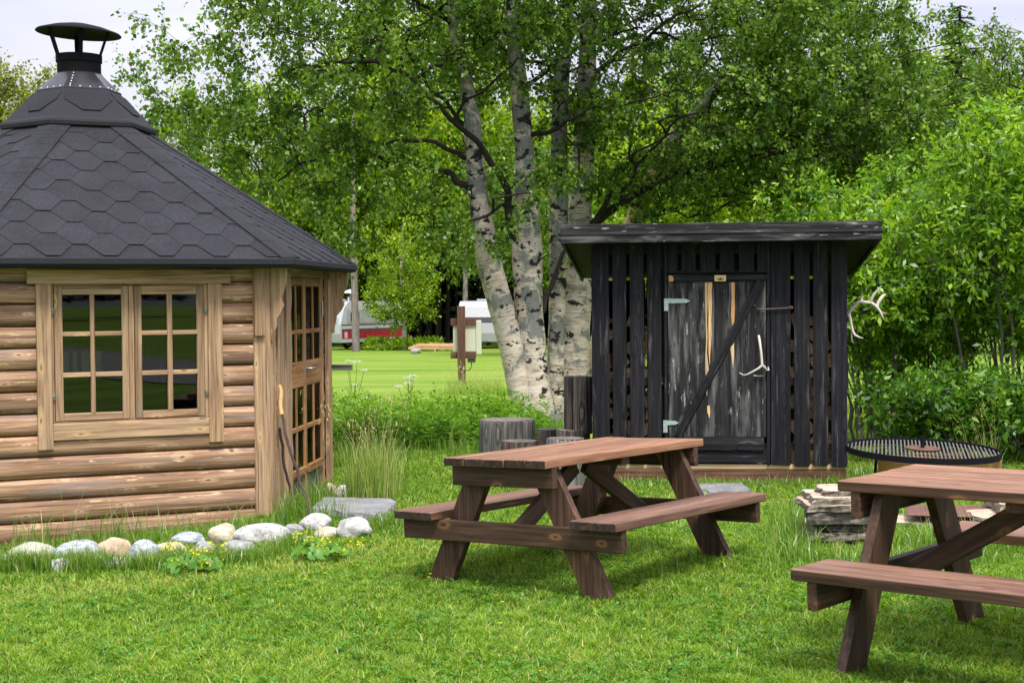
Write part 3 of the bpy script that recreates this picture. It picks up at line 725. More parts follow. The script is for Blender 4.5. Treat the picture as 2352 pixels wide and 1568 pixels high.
# door
mb = MB(); sbox(mb, .664, 1.506, .004, .024, .385, 1.79); sbox(mb, .662, 1.488, .004, .024, .27, .384)
door = mb.build('door', M_['blackworn'], shed)
mb = MB(); sbox(mb, .672, 1.508, -.018, .0035, 1.736, 1.79, mi=0); sbox(mb, .664, 1.26, -.016, .0035, .272, .332); sbox(mb, 1.262, 1.486, -.016, .0035, .27, .331)
mb.beam(sp(.742, -.008, .385), sp(1.462, -.008, 1.733), .020, .068, up=-SA)
mb.build('brace', M_['black'], door)
mb = MB()
def strip(pl, mi, n=.0022): mb.prism([(a, z) for a, z in pl], sp(0, .0036, 0), SA, (0, 0, 1), n, mi=mi, grain=1)
strip([(.985, 1.728), (1.005, 1.728), (1.008, 1.55), (1.002, 1.40), (1.006, 1.25), (1.000, 1.12), (1.012, 1.0), (1.025, .92), (1.006, .81), (.999, .73), (.990, .80), (.987, .95), (.986, 1.1), (.994, 1.22), (.990, 1.38), (.988, 1.5), (.984, 1.6)], 1)
strip([(1.010, 1.728), (1.048, 1.728), (1.042, 1.66), (1.046, 1.55), (1.038, 1.40), (1.041, 1.28), (1.03, 1.12), (1.024, 1.0), (1.014, 1.12), (1.010, 1.3), (1.016, 1.45), (1.010, 1.6)], 0)
strip([(1.050, 1.71), (1.060, 1.66), (1.066, 1.5), (1.060, 1.3), (1.062, 1.2), (1.05, 1.05), (1.042, 1.2), (1.045, 1.4), (1.05, 1.55)], 2)
strip([(1.000, .655), (1.022, .66), (1.026, .6), (1.020, .545), (1.012, .57), (1.002, .60)], 0)
strip([(1.190, 1.726), (1.204, 1.726), (1.206, 1.55), (1.201, 1.45), (1.206, 1.36), (1.213, 1.31), (1.20, 1.30), (1.192, 1.42), (1.178, 1.47), (1.186, 1.55), (1.194, 1.62)], 2)
strip([(1.208, 1.726), (1.243, 1.726), (1.240, 1.6), (1.242, 1.5), (1.235, 1.38), (1.218, 1.32), (1.208, 1.45), (1.214, 1.6)], 0)
strip([(1.200, 1.16), (1.232, 1.20), (1.234, 1.12), (1.230, 1.06), (1.224, .98), (1.214, 1.05), (1.207, 1.10)], 1)
strip([(1.487, 1.66), (1.503, 1.70), (1.504, 1.45), (1.500, 1.36), (1.492, 1.45), (1.47, 1.49), (1.482, 1.56)], 2)
mb.build('bare_strip', [M_['rawwood'], M_['sillwood'], M_['greywood']], door)
mb = MB(); strip2 = [(0, 0), (.036, 0), (.044, .02), (.03, .05), (0, .052)]
mb.prism(strip2, sp(.673, -.0185, 1.737), SA, (0, 0, 1), .002); mb.build('chipped_corner', M_['rawwood'], door)
mb = MB(); sbox(mb, 1.066, 1.165, -.028, -.0185, 1.735, 1.788, bev=.002)
pl = mb.build('name_plate', M_['plate'], door)
mb = MB()
mb.prism([(.018, .036), (.026, .018), (.040, .014), (.060, .014), (.077, .017), (.084, .037), (.080, .026), (.072, .024), (.066, .026), (.058, .022), (.053, .036), (.049, .037), (.044, .022), (.036, .027), (.028, .024)], sp(1.066, -.0283, 1.735), SA, (0, 0, 1), .0015)
mb.prism([(.032, .008), (.070, .008), (.072, .0115), (.030, .0115)], sp(1.066, -.0283, 1.735), SA, (0, 0, 1), .0015)
mb.build('crown_mark', M_['ink'], pl)
for (z, zl) in ((1.568, .19), (.508, .10)):
    mb = MB(); a0 = .634 if z > 1 else .622
    mb.prism([(a0, z - .022), (a0 + zl, z - .017), (a0 + zl + .035, z), (a0 + zl, z + .017), (a0, z + .022)], sp(0, .0005, 0), SA, (0, 0, 1), .005)
    mb.prism([(a0 - .002, z - .085), (a0 + .034, z - .085), (a0 + .034, z + .022), (a0 - .002, z + .022)], sp(0, -.0052, 0), SA, (0, 0, 1), .004)
    mb.build('hinge', M_['hingegreen'], door)
mb = MB()
mb.tube([sp(1.432, -.02, 1.494), sp(1.45, -.022, 1.496), sp(1.47, -.021, 1.490), sp(1.70, -.022, 1.502), sp(1.712, -.02, 1.512), sp(1.725, -.012, 1.515), sp(1.733, -.02, 1.505), sp(1.724, -.03, 1.494), sp(1.712, -.024, 1.500)], .0055, 8)
mb.build('hook', M_['hook'], door)
mb = MB()
mb.tube([sp(1.444, -.012, 1.262), sp(1.447, -.05, 1.235), sp(1.459, -.065, 1.138), sp(1.466, -.07, 1.06), sp(1.470, -.07, 1.012), sp(1.44, -.072, .985), sp(1.388, -.07, .955), sp(1.340, -.06, .930), sp(1.31, -.05, .925), sp(1.276, -.03, .945)], [.010, .011, .0105, .0105, .0115, .0095, .0078, .007, .006, .003], 10)
mb.tube([sp(1.470, -.07, 1.012), sp(1.492, -.06, .992), sp(1.512, -.04, .968), sp(1.529, -.022, .966), sp(1.523, -.012, .996)], [.012, .010, .008, .006, .004], 8)
mb.tube([sp(1.40, -.012, .920), sp(1.44, -.018, .915), sp(1.478, -.012, .916)], [.004, .005, .004], 6)
mb.build('antler_handle', M_['bone'], door)

# antler hung on the right side wall
mb = MB()
def ap(*q): return [sp(a, b, z) for (a, b, z) in q]
mb.tube(ap((2.196, .30, 1.43), (2.234, .29, 1.449), (2.275, .28, 1.50), (2.313, .27, 1.542), (2.345, .26, 1.55), (2.39, .26, 1.542), (2.423, .26, 1.541), (2.452, .265, 1.522), (2.478, .27, 1.50), (2.50, .27, 1.47), (2.51, .27, 1.45), (2.525, .27, 1.42), (2.533, .27, 1.395)), [.017, .017, .015, .015, .014, .015, .017, .014, .014, .012, .010, .007, .003], 10)
mb.tube(ap((2.325, .268, 1.546), (2.34, .25, 1.58), (2.347, .23, 1.622)), [.012, .008, .003], 8)
mb.tube(ap((2.34, .26, 1.55), (2.352, .28, 1.57), (2.362, .30, 1.60)), [.009, .006, .003], 8)
mb.tube(ap((2.423, .26, 1.541), (2.432, .25, 1.58), (2.45, .24, 1.615), (2.48, .23, 1.65), (2.512, .22, 1.688)), [.015, .015, .013, .009, .003], 8)
mb.tube(ap((2.478, .27, 1.50), (2.488, .275, 1.54), (2.51, .28, 1.572), (2.532, .285, 1.60), (2.556, .29, 1.612)), [.013, .014, .015, .012, .004], 8)
mb.tube(ap((2.505, .27, 1.462), (2.53, .275, 1.447), (2.564, .28, 1.445)), [.010, .007, .003], 8)
mb.tube(ap((2.236, .29, 1.44), (2.248, .27, 1.40), (2.255, .26, 1.35), (2.268, .25, 1.29), (2.285, .245, 1.258), (2.32, .24, 1.24), (2.356, .235, 1.230)), [.016, .014, .012, .012, .012, .008, .003], 8)
mb.tube(ap((2.262, .255, 1.31), (2.258, .26, 1.25), (2.262, .27, 1.20), (2.285, .28, 1.185)), [.010, .009, .007, .003], 8)
tag(mb.build('antler', M_['bone']), 'branching reindeer antler hung on the right side wall of the black shed', 'antler')

# firewood pieces, stacked in two bins
fw = MB()
def piece():
    m_ = MB(); N = R_.choice((4, 5, 5, 6)); pl = []; r = R_.uniform(.055, .07)
    for i in range(N):
        a = 2 * PI * (i + R_.uniform(-.25, .25)) / N; pl.append((r * math.cos(a) * R_.uniform(.85, 1.1), r * math.sin(a) * R_.uniform(.85, 1.1)))
    L = R_.uniform(.30, .36)
    m_.prism(pl, (0, L / 2, 0), (1, 0, 0), (0, 0, 1), L, mi=0)
    return m_
protos = []
for i in range(6):
    o = piece().build('firewood', M_['firewood']); tag(o, 'split firewood log stacked inside the black slatted shed', 'firewood', 'split firewood logs stacked in the shed'); protos.append(o)
first = [True] * 6
for (a0, n) in ((.085, 4), (1.62, 4)):
    for row in range(11):
        z = .215 + row * .118
        for c in range(n):
            i = R_.randrange(6)
            loc = sp(a0 + .13 * c + (.05 if row % 2 else 0) + R_.uniform(-.012, .012), .33 + R_.uniform(-.06, .06), z + R_.uniform(-.006, .006))
            if row > 8 and R_.random() < .4: continue
            mm = Matrix.Rotation(SR + R_.uniform(-.10, .10), 4, 'Z') @ Matrix.Rotation(R_.uniform(0, 6.28), 4, 'Y'); mm.translation = loc
            if first[i]: r = protos[i]; first[i] = False
            else: r = protos[i].copy(); COL.objects.link(r)
            r.matrix_world = mm; r.matrix_basis = mm

# ================================================================== PICNIC TABLES
def picnic(loc, rotz, tx, ty, label, seed):
    T_ = .727; W = .738; L = 1.56; t = .0455; HB = .409; tb = .047; YI, YO, LB, SBX = .4916, .80, 1.5275, .0235
    XU, WU, HU, XL, WL, HL, Fo, wf, xf = .0612, .3638, .114, .0876, .787, .118, .656, .1855, .145
    c, s = math.cos(rotz), math.sin(rotz)
    ex = V((c, s, tx)).normalized(); ey = V((-s, c, ty)); ez = ex.cross(ey).normalized(); ey = ez.cross(ex)
    M3 = Matrix((ex, ey, ez)).transposed()
    root = thing('picnic_table', label, 'picnic table', loc, M3)
    rr = R_.getstate(); R_.seed(seed)
    def bx(mb, x0, x1, y0, y1, z0, z1, **k): mb.box(((x0 + x1) / 2, (y0 + y1) / 2, (z0 + z1) / 2), (x1 - x0, y1 - y0, z1 - z0), **k)
    def ends(mb, x0, x1, y0, y1, z0, z1, edge=9):
        for x, e in ((x0, -1), (x1, 1)):
            a = x - .0008 if e < 0 else x
            mb.box((x + e * .0004, (y0 + y1) / 2, (z0 + z1) / 2), (.0012, y1 - y0 - .009, z1 - z0 - .009), mi=1, grain=0, bev=.0003)
        mb.box(((x0 + x1) / 2, y1 - .0015 if y1 > 0 else y0 + .0015, (z0 + z1) / 2), (x1 - x0 - .012, .0016, z1 - z0 - .009), mi=2, grain=0, bev=.0003) if e > 0 and abs(max(y1, -y0)) > edge - .002 else None
    mb = MB(); n = 5; w = W / n
    for i in range(n):
        y0 = -W / 2 + i * w; q = R_.uniform(-.004, .004); z1 = T_ + R_.uniform(-.0015, .0015)
        bx(mb, q, L + R_.uniform(-.004, .004), y0 + .0026, y0 + w - .0026, T_ - t, z1, grain=0, bev=.004); ends(mb, q, L, y0, y0 + w, T_ - t, z1, W / 2 if seed == 5 else 9)
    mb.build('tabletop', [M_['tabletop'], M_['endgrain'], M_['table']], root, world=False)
    for sg in (-1, 1):
        mb = MB(); w = (YO - YI) / 2
        for i in range(2):
            y0 = sg * (YI + i * w); y1 = sg * (YI + (i + 1) * w); y0, y1 = min(y0, y1), max(y0, y1); q = R_.uniform(-.005, .005)
            bx(mb, SBX + q, SBX + LB + R_.uniform(-.005, .005), y0 + .003, y1 - .003, HB - tb, HB + R_.uniform(-.0015, .0015), grain=0); ends(mb, SBX + q, SBX + LB, y0, y1, HB - tb, HB, YO)
        mb.build('bench_seat', [M_['benchtop'], M_['endgrain'], M_['table' if seed == 5 else 'sidebrown']], root, world=False)  # outer edges in their own brown, darker on the second table
    X2U = L - XU - .046; X2L = L - XL - .046 + .02
    for x in (XU, X2U): mb = MB(); bx(mb, x, x + .045, -WU, WU, T_ - t - HU, T_ - t - .0005, grain=1); mb.build('top_beam', M_['table'], root, world=False)
    for x in (XL, X2L): mb = MB(); bx(mb, x, x + .045, -WL, WL, HB - tb - HL, HB - tb - .0005, grain=1); mb.build('bench_beam', M_['table'], root, world=False)
    for x in (xf, L - xf - .045):
        for sg in (-1, 1):
            # leg slants: foot outer edge at Fo, top outer edge near .27
            yt = .30; zt = T_ - t - .001; zb = -.035
            fo = Fo + .0; hw = wf
            pl = [(sg * (fo + .035 * (fo - yt) / .66), zb), (sg * (fo - hw + .02), zb), (sg * (yt - hw + .01), zt), (sg * yt, zt)]
            mb = MB(); mb.prism(pl if sg < 0 else pl[::-1], (x, 0, 0), (0, 1, 0), (0, 0, 1), .045, grain=1); mb.build('leg', M_['table'], root, world=False)
    mid = L / 2
    mb = MB(); bx(mb, mid - .04, mid + .04, -WU + .03, WU - .03, T_ - t - .045, T_ - t - .0006, grain=1); mb.build('batten', M_['table'], root, world=False)
    for (x, sx) in ((xf + .05, 1), (L - xf - .05, -1)):
        mb = MB(); mb.beam((x - .02 * sx, 0, HB - tb - HL * .55), (mid - sx * .05, 0, T_ - t - .055), .045, .095); mb.build('brace', M_['table'], root, world=False)
    R_.setstate(rr)
    return root
picnic((-.0869, 8.1868, 0), .8772, -.0023, -.0415, 'brown picnic table standing free on the lawn in front of the black shed', 3)
picnic((1.6645, 6.7611, .0842), -.7282, .0163, .01, 'dark topped picnic table nearest to the slate stack and the fire grate', 5)
# ================================================================== GROUND
def vnoise(x, y, s, seed=0):
    q = np.random.default_rng(seed); o = np.zeros_like(x)
    for k in range(7):
        a = q.uniform(0, 6.28); f = q.uniform(.6, 1.6) / s; o = o + np.sin((x * np.cos(a) + y * np.sin(a)) * f * 6.28 + q.uniform(0, 6.28))
    return o / 4.2
def lawnmat():
    t = NT('lawn_ground'); pos = t.n('ShaderNodeNewGeometry').outputs['Position']
    n = t.noise(pos, .5, 5, .6); n2 = t.noise(pos, 14, 4, .7); n3 = t.noise(t.mapping(pos, (.10, .55, 1)), 1, 7, .72, .6)
    c = t.ramp(t.math('ADD', t.math('MULTIPLY', n, .4), t.math('MULTIPLY', n2, .6)), [(.3, (.03, .05, .010)), (.5, (.07, .12, .018)), (.7, (.13, .18, .04))])
    far = t.ramp(n3, [(.34, (.075, .145, .012)), (.47, (.125, .215, .020)), (.56, (.165, .245, .028)), (.70, (.25, .26, .08))])
    far = t.mix(1., far, t.ramp(n2, [(.3, .8), (.7, 1.15)]), 'MULTIPLY')
    sy = t.n('ShaderNodeSeparateXYZ', {0: pos}).outputs[1]
    ff = t.n('ShaderNodeMapRange', {0: sy, 1: 15.5, 2: 18.5}).outputs[0]
    rear = t.n('ShaderNodeMapRange', {0: sy, 1: 4., 2: 1.}).outputs[0]
    return t.pbsdf(t.mix(t.math('MAXIMUM', ff, rear), c, far), .9, .1, 0, t.bump(n2, .6, .03))
M_['lawn'] = lawnmat()
def grid(x0, x1, y0, y1, nx, ny, fx=lambda t: t, fy=lambda t: t):
    xs = np.array([x0 + (x1 - x0) * fx(i / nx) for i in range(nx + 1)]); ys = np.array([y0 + (y1 - y0) * fy(i / ny) for i in range(ny + 1)])
    return xs, ys
xs = np.concatenate([np.linspace(-400, -40, 19)[:-1], np.linspace(-40, -8, 33)[:-1], np.linspace(-8, 8, 107)[:-1], np.linspace(8, 40, 33)[:-1], np.linspace(40, 400, 19)])
ys = np.concatenate([np.linspace(-300, -10, 21)[:-1], np.linspace(-10, 4, 29)[:-1], np.linspace(4, 24, 134)[:-1], np.linspace(24, 100, 77)[:-1], np.linspace(100, 500, 21)])
X, Y = np.meshgrid(xs, ys); Zg = terr(X, Y)
nx, ny = len(xs), len(ys); idx = np.arange(nx * ny).reshape(ny, nx)
fc = np.stack([idx[:-1, :-1], idx[:-1, 1:], idx[1:, 1:], idx[1:, :-1]], -1).reshape(-1, 4)
tag(np_mesh('lawn', np.stack([X, Y, Zg], -1).reshape(-1, 3), fc, M_['lawn'], smooth=True), kind='structure')
# a gravel road behind the photographer (seen only mirrored in the panes)
def gravel():
    t = NT('gravel_road'); pos = t.n('ShaderNodeNewGeometry').outputs['Position']; n = t.noise(pos, 8, 5)
    return t.pbsdf(t.ramp(n, [(.3, (.13, .125, .12)), (.7, (.26, .25, .24))]), .9)
pr = [(26, -48), (19, -28), (15.3, -17.6), (11.8, -9), (10.8, -4), (12, 3), (17, 12), (24, 20)]
vs = []; fs = []
for i in range(60):
    f = i / 59 * (len(pr) - 1); j = min(int(f), len(pr) - 2); u = f - j
    x = pr[j][0] * (1 - u) + pr[j + 1][0] * u; y = pr[j][1] * (1 - u) + pr[j + 1][1] * u
    for w in (-2.8, -1.4, 0, 1.4, 2.8): vs.append((x + w * .95, y - w * .35, tz(x + w * .95, y - w * .35) + .02))
for i in range(59):
    for k in range(4): fs.append((i * 5 + k, i * 5 + k + 1, i * 5 + 6 + k, i * 5 + 5 + k))
tag(np_mesh('gravel_road', vs, fs, gravel()), kind='structure')

# ------------------------------------------------------------------ grass
HC = np.array([CX, CY])
def in_cabin(x, y, grow=0.):
    ins = np.ones_like(x, bool)
    for k in range(6):
        t, n = fdir(k); ins &= ((x - CX) * n.x + (y - CY) * n.y) < AP + grow
    return ins
def in_shed(x, y, g=0.):
    a = (x - SO.x) * SA.x + (y - SO.y) * SA.y; b = (x - SO.x) * SB.x + (y - SO.y) * SB.y
    return (a > -g) & (a < 2.2 + g) & (b > -g) & (b < 2.05 + g)
FLAG = [ground(*q) for q in ((741, 1157), (899, 1158), (912, 1168), (886, 1198), (830, 1199), (713, 1185))]
STEP = [ground(*q) for q in ((1590, 1124), (1700, 1119), (1725, 1135), (1640, 1142), (1580, 1136))]
def in_poly(x, y, P):
    c = np.zeros_like(x, bool); n = len(P)
    for i in range(n):
        a, b = P[i], P[(i + 1) % n]
        c ^= ((a.y > y) != (b.y > y)) & (x < (b.x - a.x) * (y - a.y) / (b.y - a.y + 1e-9) + a.x)
    return c
PIT = V((3.30, 12.0, 0))
def blades(n, x, y, h, w, lean, tint, zoff=0., segs=2, bend=1.):
    a = NR.uniform(0, 2 * PI, n); la = NR.uniform(0, 2 * PI, n); z = terr(x, y) + zoff
    bx, by = np.cos(a) * w / 2, np.sin(a) * w / 2
    dx, dy = np.cos(la) * lean * h, np.sin(la) * lean * h
    if segs == 1:
        v = np.stack([np.stack([x - bx, y - by, z], -1), np.stack([x + bx, y + by, z], -1), np.stack([x + dx, y + dy, z + h], -1)], 1).reshape(-1, 3)
        f = np.arange(3 * n).reshape(n, 3); return v, f, np.repeat(tint, 3)
    m = .55; k = .33
    v = np.stack([np.stack([x - bx, y - by, z], -1), np.stack([x + bx, y + by, z], -1),
                  np.stack([x + dx * k + bx * .75, y + dy * k + by * .75, z + h * m], -1), np.stack([x + dx * k - bx * .75, y + dy * k - by * .75, z + h * m], -1),
                  np.stack([x + dx, y + dy, z + h * (1 - .25 * lean)], -1)], 1).reshape(-1, 3)
    b = np.arange(n)[:, None] * 5
    f = np.concatenate([b + np.array([[0, 1, 2]]), b + np.array([[0, 2, 3]]), b + np.array([[3, 2, 4]])], 0)
    return v, f, np.repeat(tint, 5)
def frustum_pts(n, y0, y1, p=1.0, margin=.35):
    u = NR.uniform(0, 1, n)
    if p == 1: y = y0 * (y1 / y0) ** u
    else: y = (y0 ** (1 - p) + u * (y1 ** (1 - p) - y0 ** (1 - p))) ** (1 / (1 - p))
    hw = y * .345 + margin; x = NR.uniform(-1, 1, n) * hw
    return x, y
n = 600000
x, y = frustum_pts(n, 5.6, 17.5, 1.0)
keep = ~in_cabin(x, y, .02) & ~in_shed(x, y) & ~in_poly(x, y, FLAG) & ~in_poly(x, y, STEP)
bare = vnoise(x, y, 2.2, 5)
stonelit = ((y < 9.15 + .46 * (x + 2.9)) & (y > 8.62 + .46 * (x + 2.9)) & (x < -.9))
nearwall = in_cabin(x, y, .42) & (y < 11.2); keep &= ~(nearwall & (NR.uniform(0, 1, n) < .88))
keep &= ~(stonelit & (NR.uniform(0, 1, n) < .5))
soil = (vnoise(x, y, .8, 41) + .6 * vnoise(x, y, .25, 42) > 1.15); keep &= ~(soil & (NR.uniform(0, 1, n) < .6))
x, y = x[keep], y[keep]; n = len(x)
pat = vnoise(x, y, .55, 1) * .5 + vnoise(x, y, 1.9, 2) * .5; fine = vnoise(x, y, .16, 3)
h = (.031 + .014 * NR.random(n)) * (1 + .35 * fine + .25 * pat) * (1 + .018 * np.clip(y - 8, 0, 8)); h = np.clip(h, .012, .10)
h *= np.where(NR.random(n) < .02, 1.8, 1)
w = .0045 + .0030 * NR.random(n) + .0003 * (y - 6)
tint = np.clip(.42 + .17 * pat + .14 * fine + NR.normal(0, .29, n), 0, .93); tint = np.where(NR.random(n) < .035, 1., tint)
yel = vnoise(x, y, 1.4, 61) + .5 * vnoise(x, y, .35, 62); tint = np.where((yel > .95) & (NR.random(n) < .45), NR.uniform(.84, 1, n), tint); drk = vnoise(x, y, 1.1, 71) + .4 * vnoise(x, y, .3, 72); tint = np.where(drk > .9, tint * .72, tint)
dry = ((y < 9.1 + .46 * (x + 2.9)) & (y > 8.35 + .46 * (x + 2.9)) & (x < .0)); tint = np.where(dry & (NR.random(n) < .30), NR.uniform(.9, 1, n), tint)
v1, f1, t1 = blades(n, x, y, h, w, NR.uniform(.25, 1.25, n), tint)
# far lawn
n = 110000
x, y = frustum_pts(n, 17.5, 30, 1.0, 1)
pat = vnoise(x * .3, y, 1.6, 8)
h = (.014 + .0006 * y * (1 + .3 * NR.random(n))) * np.clip((31 - y) / 8, .3, 1); w = .005 + .0004 * y
tint = np.clip(.78 + .13 * pat + NR.normal(0, .05, n), 0, .90)
v2, f2, t2 = blades(n, x, y, h, w, NR.uniform(.4, 1.4, n), tint)
tag(np_mesh('lawn_grass', np.concatenate([v1, v2]), np.concatenate([f1, f2 + len(v1)]), M_['blade'], {'tint': np.concatenate([t1, t2])}), kind='stuff')
# clover and small broad leaves between the blades
n = 18000
x, y = frustum_pts(n, 5.7, 14, 1.0); cl_ = vnoise(x, y, .9, 12) + .5 * vnoise(x, y, .3, 13)
keep = ~in_cabin(x, y, .1) & ~in_shed(x, y) & ~in_poly(x, y, FLAG) & (cl_ > -.1)
x, y = x[keep], y[keep]; n = len(x); z = terr(x, y) + .022 + .022 * NR.random(n); s = .008 + .005 * NR.random(n)
a0 = NR.uniform(0, 6.28, n); V_ = []; T_ = []
tl = NR.normal(0, .35, (n, 2))
for k in range(3):
    a = a0 + k * 2.094; c, q = np.cos(a), np.sin(a)
    def pt(r, sd): 
        px, py = (c * r - q * sd) * s, (q * r + c * sd) * s
        return np.stack([x + px, y + py, z + px * tl[:, 0] + py * tl[:, 1] - .15 * s * abs(sd)], -1)
    V_.append(np.stack([pt(.1, 0), pt(1.0, -.75), pt(1.55, 0), pt(1.0, .75)], 1).reshape(-1, 3)); T_.append(np.repeat(np.clip(NR.normal(.5, .2, n), 0, 1), 4))
vv = np.concatenate(V_); tag(np_mesh('clover', vv, np.arange(len(vv)).reshape(-1, 4), M_['leaf_mantle'], {'tint': np.concatenate(T_)}), kind='stuff')

# tall unmown grass along walls, stones and edges
segs = []
def strip_pts(p, q, n, spread):
    t = NR.random(n); return p[0] + (q[0] - p[0]) * t + NR.normal(0, spread, n), p[1] + (q[1] - p[1]) * t + NR.normal(0, spread, n)
def gp(px, py): p = ground(px, py); return (p.x, p.y)
TG = [  # from, to, count, spread, height, lean
    (gp(0, 1315), gp(240, 1315), 2300, .05, .15, .5), (gp(240, 1314), gp(600, 1294), 2100, .05, .125, .5), (gp(150, 1300), gp(230, 1296), 120, .02, .12, .5), (gp(330, 1300), gp(420, 1285), 260, .03, .13, .5), (gp(600, 1285), gp(700, 1250), 600, .06, .12, .5),
    (gp(0, 1266), gp(300, 1256), 130, .03, .28, .3), (gp(300, 1252), gp(600, 1226), 110, .03, .25, .35), (gp(640, 1215), gp(745, 1150), 380, .05, .24, .35),
    (gp(690, 1205), gp(790, 1190), 120, .05, .2, .4),
    (gp(1440, 1112), gp(1700, 1122), 1000, .09, .075, .5), (gp(1700, 1122), gp(1960, 1112), 800, .09, .085, .5), (gp(1900, 1115), gp(2010, 1090), 500, .12, .10, .55),
    (gp(1820, 1300), gp(1840, 1190), 600, .08, .16, .5), (gp(1850, 1300), gp(2300, 1300), 800, .05, .12, .5), (gp(2060, 1270), gp(2352, 1270), 700, .10, .18, .5), (gp(2000, 1130), gp(2352, 1125), 500, .15, .12, .5),
    (gp(770, 1150), gp(900, 1100), 500, .10, .16, .5), (gp(760, 1075), gp(900, 1060), 700, .25, .28, .35), (gp(1010, 1045), gp(1110, 1050), 300, .12, .22, .4),
    (gp(1180, 1100), gp(1360, 1110), 600, .15, .12, .5), (gp(1800, 1330), gp(1840, 1200), 400, .12, .14, .5), (gp(860, 1210), gp(930, 1215), 300, .07, .13, .5),
    (gp(1180, 985), gp(1300, 985), 900, .25, .18, .4), (gp(1300, 1052), gp(1360, 1050), 200, .1, .2, .4), (gp(2050, 1060), gp(2352, 1050), 900, .35, .2, .45)]
VV, FF, TT = [], [], []; base = 0
for (p, q, n, sp_, hh, ln) in TG:
    x, y = strip_pts(p, q, n, sp_); k = ~in_cabin(x, y, .01) & ~in_shed(x, y, .0); x, y = x[k], y[k]; n = len(x)
    h = hh * NR.uniform(.45, 1.25, n); v, f, t = blades(n, x, y, h, NR.uniform(.004, .0085, n), NR.uniform(.1, 1.6, n) * ln, np.clip(NR.normal(.42, .2, n), 0, .92))
    VV.append(v); FF.append(f + base); TT.append(t); base += len(v)
    # seed stalks
    m_ = max(4, n // 26); i = NR.integers(0, n, m_)
    v, f, t = blades(m_, x[i], y[i], hh * NR.uniform(1.3, 2.1, m_), np.full(m_, .0035), NR.uniform(.05, .5, m_), np.full(m_, .9)); VV.append(v); FF.append(f + base); TT.append(t); base += len(v)
tag(np_mesh('tall_grass', np.concatenate(VV), np.concatenate(FF), M_['tall'], {'tint': np.concatenate(TT)}), kind='stuff')

def grass_clump(name, label, px, py, n, rad, hh, lean, group=None, seed=.3):
    c = ground(px, py); t = thing(name, label, 'grass clump', c, None, group); inv = wm(t).inverted()
    a = NR.uniform(0, 6.28, n); r = rad * np.sqrt(NR.random(n)); x = c.x + np.cos(a) * r; y = c.y + np.sin(a) * r
    v, f, tt = blades(n, x, y, hh * NR.uniform(.4, 1., n), NR.uniform(.004, .008, n), NR.uniform(.05, 1, n) * lean, np.clip(NR.normal(.72, .15, n), 0, .92))
    np_mesh('blades', v, f, M_['tall'], {'tint': tt}, t, inv=inv)
    m_ = int(n * .12); i = NR.integers(0, n, m_); H = hh * NR.uniform(1.0, 1.75, m_)
    v, f, tt = blades(m_, x[i], y[i], H, np.full(m_, .004), NR.uniform(.1, .45, m_), np.full(m_, .97))
    tips = v[4::5]; q = len(tips) * 6; ti = np.repeat(tips, 6, 0) + NR.normal(0, 1, (q, 3)) * np.array([.012, .012, .045]) * (hh / .5) - np.array([0, 0, .05 * hh / .5])
    d = NR.normal(0, 1, (q, 3)) * .004; e = NR.normal(0, 1, (q, 3)) * np.array([.003, .003, .012])
    v2 = np.stack([ti - e, ti + d, ti + e, ti - d], 1).reshape(-1, 3); f2 = np.arange(len(v2)).reshape(-1, 4)
    np_mesh('seed_stalks', v, f, M_['tall'], {'tint': tt}, t, inv=inv); tag(np_mesh('seed_heads', v2, f2, M_['tall'], {'tint': np.full(len(v2), .98)}, t, inv=inv), kind='stuff')
    return t
grass_clump('grass_clump', 'tall pale clump of seeding grass near the cabin door and flagstone', 858, 1148, 520, .22, .56, .38)
grass_clump('grass_clump', 'low tuft of unmown grass round the foot of the brown service post', 1090, 905, 900, .6, .40, .5)
grass_clump('grass_clump', 'small thin grass clump with seed heads beside the black fire grate', 2240, 1075, 160, .20, .42, .5)

# ================================================================== BOULDERS
def boulder(px, pyb, wpx, hpx, mat_, label, sink=.3, depth=.8, name='boulder'):
    g = ground(px, pyb); sc = g.y / F_; rx = wpx * sc / 2 * 1.10; rz_ = hpx * sc * 1.02 / (2 - sink * 1.2); ry = rx * depth
    import bmesh
    bm = bmesh.new(); bmesh.ops.create_icosphere(bm, subdivisions=4, radius=1)
    ph = [R_.uniform(0, 6.28) for _ in range(8)]; f = [R_.uniform(1.2, 2.6) for _ in range(8)]
    rot = Matrix.Rotation(R_.uniform(0, 6.28), 3, 'Z')
    mb = MB(); vs = []; off = V((R_.uniform(0, 30), R_.uniform(0, 30), R_.uniform(0, 30)))
    planes = [(V((R_.gauss(0, 1), R_.gauss(0, 1), R_.gauss(0, .9))).normalized(), R_.uniform(.74, .93)) for _ in range(9)]
    for v_ in bm.verts:
        p = v_.co.copy()
        for (nn, d) in planes:
            e = p.dot(nn) - d
            if e > 0: p -= nn * e * .8
        k = 1 + .05 * math.sin(p.x * f[0] * 2 + ph[0]) * math.sin(p.y * f[1] * 2 + ph[1]) + .035 * math.sin(p.z * f[2] * 3 + ph[2] + p.x * 3) + .012 * math.sin(p.x * 11 + ph[3]) * math.sin(p.y * 12 + ph[4]) + .01 * math.sin(p.z * 14 + p.y * 9 + ph[5])
        p = p * k; vs.append(V((p.x * rx * 1.06, p.y * ry, p.z * rz_)))
    fs = [tuple(v_.index for v_ in f_.verts) for f_ in bm.faces]; bm.free()
    mb.add(vs, fs, [v_ + off for v_ in vs], 0, True)
    o = mb.build(name, mat_, sharp=60); loc = V((g.x, g.y + ry * .6, g.z + rz_ * (1 - sink * 1.0) - .01))
    o.location = loc
    return tag(o, label, 'boulder')
